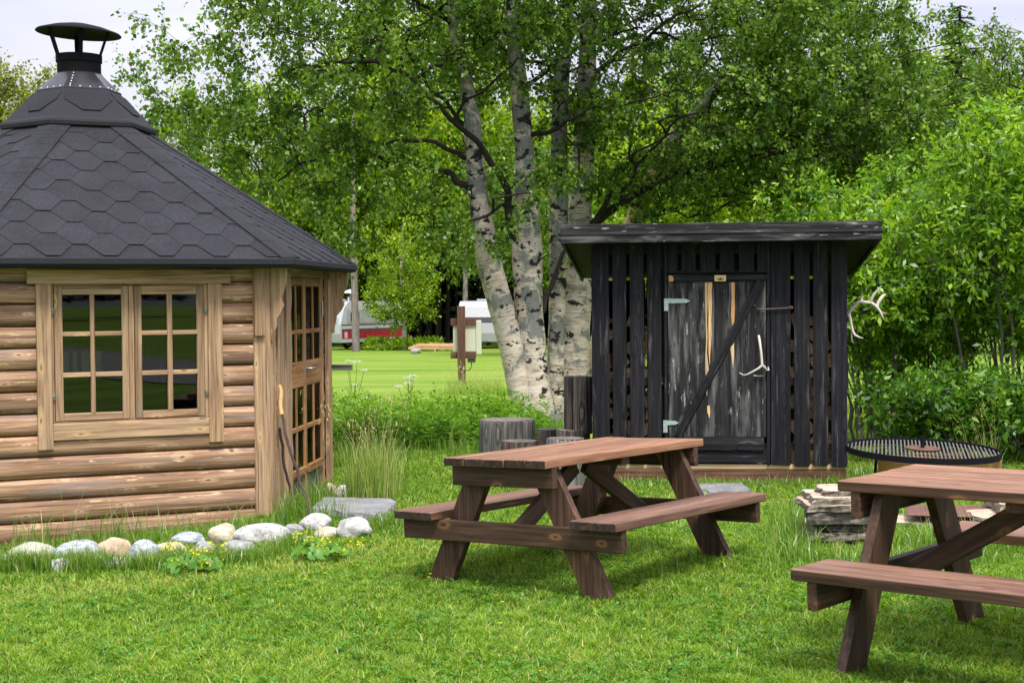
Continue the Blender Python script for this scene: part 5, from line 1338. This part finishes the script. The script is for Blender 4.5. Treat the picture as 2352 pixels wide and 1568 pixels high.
limbs = [
 lb([(1206, 610), (1186, 535), (1160, 450), (1134, 382), (1093, 325), (1027, 263), (969, 197), (905, 158), (805, 140), (700, 150)], (26, 6), 0, -.9),
 lb([(1090, 300), (1040, 250), (985, 200), (935, 120), (880, 60)], (15, 5), -.1, .8),
 lb([(1088, 372), (1040, 350), (961, 328), (860, 320), (764, 318), (650, 335)], (17, 5), -.1, -.9),
 lb([(1086, 430), (1040, 410), (994, 388), (928, 364), (840, 352), (764, 350), (690, 372), (600, 430)], (22, 5), -.1, -.4),
 lb([(1208, 470), (1150, 470), (1095, 492), (1030, 515), (985, 520)], (12, 4), 0, -.9),
 lb([(1206, 300), (1250, 300), (1298, 280), (1372, 250), (1432, 246), (1500, 225)], (17, 5), 0, -.9),
 lb([(1195, 210), (1216, 193), (1278, 136), (1339, 108), (1422, 70), (1500, 30)], (16, 5), 0, .4),
 lb([(1190, 120), (1215, 60), (1225, 0), (1235, -80)], (22, 8), 0, -.2),
 lb([(1240, 720), (1262, 660), (1290, 585), (1310, 560)], (20, 8), 0, .2),
 lb([(1330, 560), (1352, 506), (1395, 455), (1438, 415), (1500, 340), (1560, 270)], (22, 6), .9, .2),
 lb([(1326, 545), (1372, 502), (1463, 444), (1565, 395), (1680, 372), (1794, 354), (1876, 317), (1946, 288), (2050, 282), (2114, 280)], (30, 6), .9, .6),
 lb([(1794, 354), (1822, 317), (1892, 247), (1935, 190), (1958, 120)], (13, 4), .7, 1.0),
 lb([(1794, 354), (1860, 350), (1925, 330), (1990, 330), (2080, 350)], (12, 4), .7, .1),
 lb([(1946, 288), (1985, 230), (2040, 170), (2090, 120)], (9, 4), .6, .5),
 lb([(1040, 60), (980, 20), (900, -20), (820, -60)], (15, 5), -.1, -.8),
 lb([(1185, 110), (1120, 40), (1050, -40)], (14, 5), 0, .7),
 lb([(1346, 200), (1420, 120), (1520, 60), (1620, 0)], (16, 5), .9, .5)]
ells = [((-2.9, 20.0, 4.7), (2.2, 2.2, 1.35)), ((-3.3, 20.3, 3.7), (1.5, 1.6, .8)), ((-1.4, 20.2, 5.6), (2.6, 2.4, 1.6)), ((.5, 20.6, 6.3), (2.6, 2.4, 1.9)), ((2.8, 20.6, 5.1), (2.6, 2.3, 1.9)), ((4.3, 20.6, 4.5), (2.0, 1.9, 1.5)),
        ((-1.9, 19.7, 3.1), (1.5, 1.1, .6)), ((-2.6, 19.6, 2.3), (.9, .9, .5)), ((.35, 19.5, 3.0), (.8, .45, .5)), ((.0, 19.3, 5.2), (1.2, .5, .7)), ((1.0, 19.3, 5.8), (1.2, .6, .7)), ((-.6, 19.4, 2.45), (.6, .5, .35)), ((1.1, 20.2, 4.0), (1.0, .8, .9))]
tg = ell_pts(1400, ells)
make_tree('birch_clump', 'multi stemmed old birch with four pale black marked trunks beside the black shed', trunks, limbs, tg, 'leaf_birch', ((7, 10), .32, .062, .80, .55, .026), tb, seg=20)
# leaning birch behind the shed
Yl = 22.4
lt = zb(pxl([(1350, 960), (1372, 820), (1400, 680), (1438, 560), (1482, 440), (1540, 330), (1640, 210), (1760, 90), (1900, -40)], Yl)); 
ells = [((3.6, 21.8, 3.6), (2.0, 1.6, .95)), ((4.9, 21.8, 3.9), (1.7, 1.6, 1.2)), ((2.2, 21.6, 3.2), (1.3, 1.2, .6)), ((5.5, 22, 4.5), (1.0, 1.2, .8)), ((4.0, 22.2, 5.4), (2.2, 1.8, 1.1)), ((5.3, 21.5, 2.9), (1.2, 1.1, .7))]
make_tree('leaning_birch', 'leaning birch with orange bark rising behind the black shed roof', [(lt, rpx([52, 48, 46, 44, 40, 34, 28, 20, 6], Yl), 'bark_orange')], [], ell_pts(850, ells), 'leaf_birch', ((7, 10), .30, .060, .8, .45, .026), (lt[0][0], Yl, lt[0][2]))

# ---- willow shrubs on the right
def shrub(name, label, cx, cy, w, d, h, ns, nt, leaf='leaf_willow', fol=((6, 9), .30, .082, .42, -.1, .010), low=.26, group=None, cone=1.15):
    z0 = tz(cx, cy); t = thing(name, label, 'shrub', (cx, cy, z0), None, group); inv = wm(t).inverted(); sk = Skel(); paths = []
    for i in range(ns):
        a = R_.uniform(0, 6.28); r = math.sqrt(R_.random()); bx_, by_ = cx + r * math.cos(a) * w * .28, cy + r * math.sin(a) * d * .28
        tx, ty = cx + r * math.cos(a) * w * .5 * cone, cy + r * math.sin(a) * d * .5 * cone; H = h * R_.uniform(.6, .98)
        pts = [np.array([bx_ + (tx - bx_) * u ** 1.6 + R_.gauss(0, .02), by_ + (ty - by_) * u ** 1.6 + R_.gauss(0, .02), z0 - .03 + H * u]) for u in np.linspace(0, 1, 10)]
        q = R_.uniform(.010, .022); ids = sk.add(pts, -1, [q * (1 - .8 * u) for u in np.linspace(0, 1, 10)]); paths.append((-1, ids))
    c = [((cx, cy, z0 + h * (.5 + low / 2)), (w / 2, d / 2, h * (.5 - low / 2)))]; T = ell_pts(nt, c)
    for p in T: sk.connect(p, .2, .2, .05, 1.2)
    sk.radii(.0035); root = np.zeros(sk.n, int)
    for k, pth in enumerate(paths): root[pth[1]] = k
    for (p_, ids) in sk.paths: root[ids] = root[p_]
    for k, pth in enumerate(paths):
        mb = MB(); tubes(mb, sk, [pth], 0, 7); tubes(mb, sk, [q for q in sk.paths if root[q[1][0]] == k], 1, 4); mb.build('stem', [M_['branch_grey'], M_['branch']], t)
    for pth in paths: 
        for q in pth[1][6:]: sk.cnt[q] = 1; sk.r[q] = .004
    tv, tf, v, tint = foliage(sk, *fol)
    np_mesh('twigs', tv, tf, M_['branch'], {'g': tv}, t, inv=inv); np_mesh('foliage', v, np.arange(len(v)).reshape(-1, 4), M_[leaf], {'tint': tint}, t, inv=inv)
    return t
shrub('willow_shrub', 'tall bright willow shrub towering straight behind the fire grate', 5.5, 15.8, 2.5, 2.0, 3.75, 24, 300)
shrub('willow_shrub', 'dense green willow shrub directly right of the shed with the antler in front', 4.25, 16.6, 2.3, 1.8, 2.6, 26, 260)
shrub('willow_shrub', 'mid height willow shrub behind the antler shrub below the birch boughs', 4.6, 18.9, 3.0, 1.8, 3.4, 18, 280)
shrub('willow_shrub', 'leafy willow shrub standing behind the tall one, below the sparse birch top', 6.6, 18.4, 2.8, 2.0, 3.9, 18, 280)
shrub('low_shrub', 'low dark leafy growth at the foot of the willows behind the fire grate', 4.6, 14.6, 2.4, .9, .85, 16, 130, 'leaf_weed', low=0.)
shrub('low_shrub', 'small low leafy clump close to the right side of the fire ring', 5.6, 13.6, 1.3, .9, .75, 10, 70, 'leaf_weed', low=0.)

# ---- background birches: two masters, then copies
def bg_tree(label, leaf, ztop, zlow, rad, base, nt, fol, group, bark='bark_birch', name='birch_tree', shape=None):
    x, y, z = base; H = ztop
    tr = [(x, y, z - .1), (x + .1, y, z + H * .3), (x - .1, y, z + H * .6), (x + .05, y, z + H * .95)]
    e = shape or [((x, y, z + (zlow + H) / 2), (rad, rad, (H - zlow) / 2)), ((x + rad * .3, y, z + zlow + (H - zlow) * .35), (rad * .95, rad * .9, (H - zlow) * .28)), ((x - rad * .4, y, z + zlow + (H - zlow) * .3), (rad * .8, rad * .8, (H - zlow) * .25))]
    return make_tree(name, label, [(tr, [.16, .13, .09, .02], bark)], [], ell_pts(nt, e), leaf, fol, base, group, step=.45, tip=.007, seg=10)
GB = 'bright birches beyond the far lawn'
LBL = 'bright yellow green birch among those standing beyond the far lawn'
zf = lambda x, y: tz(x, y)
m1 = bg_tree(LBL, 'leaf_bright', 16.5, 3.4, 4.0, (-13.5, 90, zf(-13.5, 90)), 420, ((7, 10), 1.1, .22, .85, .4, .11), GB)
m2 = bg_tree(LBL, 'leaf_bright', 15.0, 3.0, 4.2, (2.6, 88, zf(2.6, 88)), 420, ((7, 10), 1.1, .22, .85, .4, .11), GB)
k_ = 0
for (x, y, s, h) in ((-19.5, 92, 1.0, .95), (-8.6, 93, 1.0, 1.0), (-2.6, 83, .95, 1.25), (-7.4, 86, .9, 1.3), (8.2, 86, 1.0, 1.0), (14, 88, 1.0, .95), (20, 86, 1.0, .9), (-26, 90, 1, .9), (26, 84, 1, .9), (11, 60, .75, .72), (17, 58, .8, .75), (7.5, 62, .75, .7), (22, 60, .8, .7), (5, 74, .8, .8)):
    src = (m1, m2)[k_ % 2]; k_ += 1
    copy_tree(src, (x, y, zf(x, y)), R_.uniform(0, 6), (s, h))
# small trees with their own look
bg_tree('slender young birch in front of the red striped caravan', 'leaf_bright', 6.8, .9, 1.6, (-5.5, 76, zf(-5.5, 76)), 260, ((6, 8), .5, .11, .8, .3, .05), None, name='young_birch')
bg_tree('darker birch with drooping boughs behind the pale trunks and service post', 'leaf_birch', 9.5, 3.0, 2.4, (.2, 62, zf(.2, 62)), 260, ((6, 8), .6, .14, .8, .6, .06), None, name='birch_tree')
bg_tree('yellowish birch with feathery tops left of the chimney above the roof', 'leaf_yellow', 8.2, 1.5, 1.5, (-12.2, 36, zf(-12.2, 36)), 420, ((6, 8), .45, .085, .7, -.1, .06), None, name='birch_tree', shape=[((-12.2, 36, 5.0), (1.7, 1.4, 2.0)), ((-12.05, 36, 6.5), (.5, .6, 1.3)), ((-11.2, 36, 5.9), (.6, .6, 1.3)), ((-12.8, 36, 6.4), (.6, .6, 1.2))])
bg_tree('yellowish birch just right of the chimney cone behind the roof', 'leaf_yellow', 6.4, 1.5, 1.5, (-9.9, 38, zf(-9.9, 38)), 200, ((5, 7), .5, .085, .7, 0., .06), None, name='birch_tree', shape=[((-9.9, 38, 4.6), (1.5, 1.3, 1.5)), ((-10.8, 38, 5.0), (.8, .8, 1.1))])
bg_tree('sparse tall birch top with hanging twigs above the willow shrubs', 'leaf_birch', 8.0, 4.6, 1.5, (11.6, 30, zf(11.6, 30)), 150, ((5, 6), .5, .07, .8, .9, .05), None, name='birch_tree', shape=[((9.7, 30, 6.2), (1.0, 1, .95)), ((10.6, 30, 5.6), (.7, .8, 1.0)), ((9.0, 30, 5.3), (.7, .8, .6))])
# pine trunk in front of the caravan
px_ = at_y(818, 800, 73); pb = V((px_.x, 73, zf(px_.x, 73)))
pt_ = thing('pine_tree', 'tall bare straight pine trunk rising in front of the red striped caravan', 'tree', pb)
mb = MB(); mb.tube([pb + V((0, 0, -.1)), pb + V((-.05, 0, 3)), pb + V((-.1, 0, 6)), pb + V((-.05, 0, 9)), pb + V((0, 0, 12))], [.19, .165, .14, .11, .03], 14); mb.build('trunk', M_['pinebark'], pt_)
# spruces
def spruce(label, base, H, Rm, zl, n, name='spruce_tree', group=None, trunk=.16, leafL=.34, lm='leaf_spruce'):
    x, y, z = base; t = thing(name, label, 'tree', base, None, group); inv = wm(t).inverted(); mb = MB(); mb.tube([(x, y, z - .1), (x, y, z + H * .5), (x, y, z + H)], [trunk, trunk * .6, .015], 9); mb.build('trunk', M_['branch'], t)
    br = MB(); Q, D, NN, LL, TT = [], [], [], [], []
    k = n
    for i in range(k):
        u = (i + R_.random()) / k; zz = z + zl + (H - zl) * u ** .9; L = Rm * (1 - u) ** .75 * R_.uniform(.7, 1.15) + .08; a = R_.uniform(0, 6.28); d = np.array([math.cos(a), math.sin(a), 0.]); p0 = np.array([x, y, zz]); 
        P = [p0 + d * L * s + np.array([0, 0, -.28 * L * s + .22 * L * s * s]) for s in (0, .35, .7, 1)]; br.tube(P, [.018, .012, .008, .003], 4, caps=False)
        m_ = max(9, int(L * 20)); s = NR.random(m_) ** .8; c = p0 + d * (L * s)[:, None] + np.stack([0 * s, 0 * s, -.28 * L * s + .22 * L * s * s], -1)
        side = np.array([-d[1], d[0], 0]) * NR.choice([-1, 1], m_)[:, None]; dd = unit(d * .8 + side * NR.uniform(.3, 1, m_)[:, None] + np.array([0, 0, -.25]) + NR.normal(0, .15, (m_, 3))); nn = unit(NR.normal(0, .35, (m_, 3)) + np.array([0, 0, 1.])); nn = unit(nn - dd * (nn * dd).sum(1, keepdims=True))
        Q.append(c); D.append(dd); NN.append(nn); LL.append(leafL * NR.uniform(.6, 1.2, m_) * (1 - .4 * u)); TT.append(np.clip(NR.normal(.4, .2, m_), 0, 1))
    Q, D, NN, LL, TT = map(np.concatenate, (Q, D, NN, LL, TT)); v = quads_leaf(Q, D, NN, LL, LL * .30)
    br.build('branches', M_['branch'], t); np_mesh('needles', v, np.arange(len(v)).reshape(-1, 4), M_[lm], {'tint': np.repeat(TT, 4)}, t, inv=inv); return t
xs_ = at_y(2205, 300, 27).x
spruce('pointed single spruce rising behind the willow shrubs', (xs_, 27, zf(xs_, 27)), 7.0, 1.25, 1.0, 300, leafL=.24, lm='leaf_spruce_mid')
GS = 'dark spruces of the forest behind the caravans'
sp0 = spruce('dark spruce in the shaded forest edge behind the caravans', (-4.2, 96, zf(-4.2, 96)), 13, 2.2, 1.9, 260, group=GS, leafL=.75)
for i, (x, y) in enumerate([(-1.2, 97), (-2.7, 99), (-5.8, 98), (-7.6, 96), (-9.8, 98), (-12.5, 97), (-15.5, 99), (-18.5, 97), (1.3, 98), (3.8, 97), (6.5, 99), (9.5, 98), (12.5, 99), (-22, 99), (16, 98), (-3.4, 104), (-.2, 105), (-6.6, 105), (2.6, 106), (-10.5, 106), (-14, 106), (20, 99), (24, 98), (-1.9, 110), (-4.9, 111), (-8.4, 111), (29, 97), (-26, 98)]):
    copy_tree(sp0, (x, y, zf(x, y)), R_.uniform(0, 6), (R_.uniform(.9, 1.15), R_.uniform(.85, 1.2)))
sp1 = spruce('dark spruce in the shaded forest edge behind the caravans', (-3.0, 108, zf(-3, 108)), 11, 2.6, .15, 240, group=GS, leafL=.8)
for i in range(19):
    x = -22 + 44 * (i + .5) / 19; y = R_.uniform(110, 116); copy_tree(sp1, (x, y, zf(x, y)), R_.uniform(0, 6), (R_.uniform(.95, 1.2), R_.uniform(.85, 1.1)))
# bare lower trunks inside the dark forest edge
GT = 'thin bare trunks in the dark forest edge'
mb = MB(); b_ = V((0, 0, 0)); mb.tube([b_, b_ + V((.05, 0, 3)), b_ + V((.0, 0, 7))], [.085, .07, .03], 7); tp = tag(mb.build('dead_trunk', M_['branch']), 'thin grey bare trunk standing in the dark forest edge', 'tree', GT); tp.location = (-3.9, 90, zf(-3.9, 90))
for i in range(34):
    x = -7.2 + 7.6 * (i + R_.uniform(.1, .9)) / 34; y = R_.uniform(87, 101); copy_tree(tp, (x, y, zf(x, y)), R_.uniform(0, 6), (R_.uniform(.5, 1.4), R_.uniform(.7, 1.2)))
# forest behind the photographer, mirrored in the panes
for i, (x, y) in enumerate([(14, -34), (20, -30), (26, -34), (33, -27), (8, -38), (40, -24), (30, -20), (2, -40), (47, -20), (24, -42)]):
    x, y = x * 2.9, y * 2.9; copy_tree(sp0, (x, y, zf(x, y)), R_.uniform(0, 6), (2.2, .95), label='dark spruce in the row behind the photographer, only mirrored in the panes')

# ---- low scrub strip along the far lawn edge
n = 2600; x = NR.uniform(-7.5, -3.6, n); y = NR.uniform(75, 79, n); z = terr(x, y); hh = (.25 + .35 * (vnoise(x, y, 3, 77) > -.1)) * NR.random(n) ** .7 * 1.2
c = np.stack([x, y, z + hh * .8], -1); d = unit(NR.normal(0, 1, (n, 3)) + np.array([0, 0, .4])); nn = unit(NR.normal(0, .6, (n, 3)) + np.array([0, 0, 1.])); nn = unit(nn - d * (nn * d).sum(1, keepdims=True))
L = NR.uniform(.15, .30, n); v = quads_leaf(c, d, nn, L, L * .5); tag(np_mesh('low_scrub', v, np.arange(len(v)).reshape(-1, 4), M_['leaf_bright'], {'tint': np.repeat(np.clip(NR.normal(.3, .2, n), 0, 1), 4)}), kind='stuff')

# ================================================================== CARAVANS
def caravan(name, label, base, rotz, L, H, W, style):
    t = thing(name, label, 'caravan', base, Matrix.Rotation(rotz, 3, 'Z'))
    # local: x along length (front at -L/2), y width, z up
    zb, zt = .42, H
    prof = [(-L / 2 + .10, zb), (-L / 2, zb + .45), (-L / 2 + .02, zb + .95), (-L / 2 + .34, zt - .32), (-L / 2 + .62, zt - .05), (-L / 2 + .95, zt), (L / 2 - .5, zt), (L / 2 - .18, zt - .08), (L / 2 - .04, zt - .4), (L / 2, zb + .5), (L / 2 - .06, zb)]
    mb = MB(); mb.prism(prof, (0, W / 2, 0), (1, 0, 0), (0, 0, 1), W)
    body = mb.build('body', M_['white'], t, world=False)
    def side(mb, x0, x1, z0, z1, s, th=.012, mi=0): mb.box(((x0 + x1) / 2, s * (W / 2 + th / 2), (z0 + z1) / 2), (x1 - x0, th, z1 - z0), bev=.004, mi=mi)
    for s in (-1, 1):
        if style == 'red':
            mb = MB(); side(mb, -L / 2 + .52, L / 2 - .14, zb + .98, zt - .42, s, .010); mb.build('side_panel', M_['cgrey'], body, world=False)
            mb = MB(); side(mb, -L / 2 + .12, L / 2 - .1, zb + .20, zb + .56, s); mb.build('red_band', M_['cred'], body, world=False)
            mb = MB(); side(mb, -L / 2 + .12, L / 2 - .1, zb + .565, zb + .70, s); side(mb, -L / 2 + .1, L / 2 - .1, zb + .88, zb + .94, s); mb.build('dark_stripe', M_['cdark'], body, world=False)
            mb = MB(); side(mb, -L / 2 + .32, -L / 2 + .55, zb + .22, zb + .54, s, .022); mb.build('service_hatch', M_['white'], body, world=False); mb = MB(); side(mb, -L / 2 + .95, -L / 2 + 1.05, zb + .36, zb + .46, s, .02); mb.build('service_hatch', M_['white'], body, world=False)
        for (x0, x1) in ((-L / 2 + .75, -L / 2 + 1.55), (.4, 1.5)):
            mb = MB(); side(mb, x0, x1, zb + 1.08, zb + 1.60, s, .03); w = mb.build('window', M_['cgrey'], body, world=False)
            mb = MB(); side(mb, x0 + .05, x1 - .05, zb + 1.13, zb + 1.55, s, .045); mb.build('pane', M_['darkglass'], w, world=False)
        for x in (.25, ):
            mb = MB(); M3 = Matrix.Rotation(PI / 2, 3, 'X'); mb.lathe([(.0, -.09), (.20, -.09), (.31, -.08), (.33, -.04), (.33, .04), (.31, .08), (.2, .09), (0, .09)], (x, s * (W / 2 - .12), .33), 24, M3); wh = mb.build('wheel', M_['tyre'], t, world=False, sharp=40)
            mb = MB(); mb.lathe([(0, -.10), (.19, -.10), (.19, -.06)], (x, s * (W / 2 - .12), .33), 20, M3); mb.lathe([(0, .10), (.19, .10), (.19, .06)], (x, s * (W / 2 - .12), .33), 20, M3); mb.build('rim', M_['iron'], wh, world=False)
    # end window set into the sloping front
    def endq(z0, z1, x0, x1, y0, y1, e):
        mb = MB(); vs = [(x0, y0, z0), (x0, y1, z0), (x1, y1, z1), (x1, y0, z1)]; vs += [(x + e, y, z + .01) for x, y, z in vs]; mb.add(vs, [(0, 1, 2, 3), (4, 7, 6, 5), (0, 4, 5, 1), (1, 5, 6, 2), (2, 6, 7, 3), (3, 7, 4, 0)]); return mb
    endq(zb + 1.0, zb + 1.55, -L / 2 + .03, -L / 2 + .30, -W / 2 + .18, W / 2 - .18, -.02).build('front_window', M_['paleglass' if style == 'red' else 'darkglass'], body, world=False)
    mb = MB(); mb.box((L / 2 + .004, 0, zb + 1.25), (.05, W - .5, .55)); mb.build('rear_window', M_['darkglass'], body, world=False)
    mb = MB(); mb.box((L / 2 - .0, 0, zb + .32), (.06, W - .35, .42)); mb.build('rear_panel', M_['white'], body, world=False)
    for s in (-1, 1): mb = MB(); mb.box((L / 2 + .01, s * (W / 2 - .2), zb + .65), (.05, .16, .26)); mb.build('tail_light', M_['cred'], body, world=False)
    mb = MB(); mb.box((-L / 2 + 1.4, 0, zt + .05), (.6, .6, .10), bev=.03); mb.build('roof_hatch', M_['white'], body, world=False)
    if style == 'red':
        mb = MB(); mb.tube([(-L / 2 + 1.7, -.4, zt - .02), (-L / 2 + 1.7, -.4, zt + .50)], .025, 8); mb.lathe([(.42, .42), (.40, .46), (.24, .56), (.08, .62), (0, .63)], (-L / 2 + 1.7, -.4, zt), 24); mb.tube([(-L / 2 + 1.3, -.6, zt - .02), (-L / 2 + 1.3, -.6, zt + .22)], .05, 8); mb.build('roof_vent', M_['white'], body, world=False)
    mb = MB(); mb.beam((-L / 2 - 1.0, 0, .42), (-L / 2 + .3, .5, .42), .06, .08); mb.beam((-L / 2 - 1.0, 0, .42), (-L / 2 + .3, -.5, .42), .06, .08); mb.box((0, 0, .40), (L - .4, W - .3, .06)); mb.tube([(-L / 2 - .8, 0, .0), (-L / 2 - .8, 0, .6)], .03, 8); mb.build('drawbar', M_['plastic'], t, world=False)
    return t
q = at_y(812, 802, 80); caravan('caravan', 'white caravan with red side band partly hidden by the cabin corner and pine trunk', (q.x + .25, 80, zf(q.x, 80)), math.radians(57), 5.6, 2.55, 2.2, 'red')
q = at_y(1112, 802, 80); caravan('caravan', 'plain white caravan half hidden by the cream service cabinet and birch trunk', (q.x + .15, 81, zf(q.x, 81)), math.radians(82), 5.4, 2.55, 2.25, 'white')

# timber deck boards on the far lawn
q0, q1 = ground(955, 808), ground(1044, 806)
mb = MB(); c = (q0 + q1) / 2; Ld = (q1 - q0).length
for i in range(4): mb.box(c + V((0, .35 * i, .16)), (Ld, .32, .10)); 
for i in range(4): mb.box(c + V((R_.uniform(-.1, .4), .35 * i, .27 + .05 * (i > 1))), (Ld * .8, .28, .06), Matrix.Rotation(R_.uniform(-.04, .04), 3, 'Z'))
for x in (-.4, 0, .4): mb.box(c + V((x * Ld, .5, .05)), (.1, 1.4, .12))
tag(mb.build('timber_deck', M_['plank']), 'low deck of fresh planks lying at the far side of the lawn', 'timber deck')
boulder(955, 812, 22, 12, M_['st_grey'], 'grey stone at the left end of the far plank pile'); boulder(1030, 804, 20, 10, M_['st_white'], 'white stone on the far side of the plank pile near the service post')

# ================================================================== SERVICE POST
YS = 34.2
def sq(px, py, dy=0.): return at_y(px, py, YS + dy)
b = sq(1061, 882); sv_ = thing('service_post', 'brown wooden post carrying a cream electric cabinet on the far lawn', 'service post', (b.x, YS, tz(b.x, YS)))
def sbx(nm, x0, x1, y0, y1, d0, d1, mt, par=sv_, **k):
    a, c2 = sq(x0, y1), sq(x1, y0); mb = MB(); mb.box(V(((a.x + c2.x) / 2, YS + (d0 + d1) / 2, (a.z + c2.z) / 2)), (abs(c2.x - a.x), d1 - d0, abs(c2.z - a.z)), **k); return mb.build(nm, M_[mt], par)
mb = MB(); a, c2 = sq(1052, 703), sq(1070, 703); w = c2.x - a.x; mb.box(V((b.x, YS - .10, (a.z + tz(b.x, YS) - .1) / 2)), (w, w, a.z - tz(b.x, YS) + .1)); mb.build('post', M_['postbrown'], sv_)
cab = sbx('cabinet', 1041, 1092, 748, 808, .0, .30, 'cabinet', bev=.01)
sbx('side_cabinet', 1093, 1105, 736, 814, .02, .34, 'cabinet', bev=.01)
sbx('rail', 1035, 1093.5, 731, 748, -.045, .05, 'postbrown'); sbx('rail', 1035, 1093.5, 808, 823, -.045, .05, 'postbrown')
sbx('socket_box', 1074, 1092, 823.5, 833, .0, .14, 'plastic')
mb = MB(); mb.tube([sq(1083, 833, .07), sq(1083, 842, .07), sq(1078, 850, .05), sq(1068, 851, .0)], .011, 8); mb.build('cable', M_['tyre'], sv_)

# ================================================================== LIGHT
SUN_EL, SUN_AZ = math.radians(60), math.radians(160)     # azimuth measured from +Y towards +X
w = bpy.data.worlds.new('World'); scene.world = w; w.use_nodes = True
nt = w.node_tree; nt.nodes.clear()
def wn(t_, **p):
    n_ = nt.nodes.new(t_)
    for k, v_ in p.items(): setattr(n_, k, v_)
    return n_
lk = nt.links.new
sky = wn('ShaderNodeTexSky', sky_type='NISHITA', sun_disc=False); sky.sun_elevation = SUN_EL; sky.sun_rotation = SUN_AZ
bg1 = wn('ShaderNodeBackground'); bg1.inputs[1].default_value = .10; lk(sky.outputs[0], bg1.inputs[0])
tc = wn('ShaderNodeTexCoord'); mp = wn('ShaderNodeMapping'); mp.inputs['Scale'].default_value = (1.2, 1.2, 5.5); lk(tc.outputs['Generated'], mp.inputs[0])
nz = wn('ShaderNodeTexNoise'); nz.inputs['Scale'].default_value = 1.6; nz.inputs['Detail'].default_value = 6; nz.inputs['Distortion'].default_value = .4; lk(mp.outputs[0], nz.inputs[0])
cr_ = wn('ShaderNodeValToRGB'); cr_.color_ramp.elements[0].position = .38; cr_.color_ramp.elements[0].color = (.66, .66, .86, 1); cr_.color_ramp.elements[1].position = .62; cr_.color_ramp.elements[1].color = (.95, .92, 1.0, 1); lk(nz.outputs[0], cr_.inputs[0])
sx = wn('ShaderNodeSeparateXYZ'); lk(tc.outputs['Generated'], sx.inputs[0])
mr = wn('ShaderNodeMapRange'); mr.inputs[1].default_value = .0; mr.inputs[2].default_value = 1.; mr.inputs[3].default_value = SKY_H; mr.inputs[4].default_value = SKY_Z; lk(sx.outputs[2], mr.inputs[0])
bg2 = wn('ShaderNodeBackground'); lk(cr_.outputs[0], bg2.inputs[0]); lk(mr.outputs[0], bg2.inputs[1])
mxs = wn('ShaderNodeMixShader'); mxs.inputs[0].default_value = .82; lk(bg1.outputs[0], mxs.inputs[1]); lk(bg2.outputs[0], mxs.inputs[2])
wo = wn('ShaderNodeOutputWorld'); lk(mxs.outputs[0], wo.inputs[0])
sd = bpy.data.lights.new('sun', 'SUN'); sd.energy = SUN_E; sd.angle = math.radians(14); sd.color = (1, .95, .86)
so_ = bpy.data.objects.new('sun', sd); COL.objects.link(so_)
dirv = V((math.sin(SUN_AZ) * math.cos(SUN_EL), math.cos(SUN_AZ) * math.cos(SUN_EL), math.sin(SUN_EL)))
so_.rotation_euler = dirv.to_track_quat('Z', 'Y').to_euler()
scene.view_settings.view_transform = 'Standard'; scene.view_settings.look = 'None'; scene.view_settings.gamma = 1; scene.view_settings.exposure = EXPO
scene.cycles.max_bounces = 8; scene.cycles.transparent_max_bounces = 12; scene.cycles.use_denoising = True
bpy.context.view_layer.update()
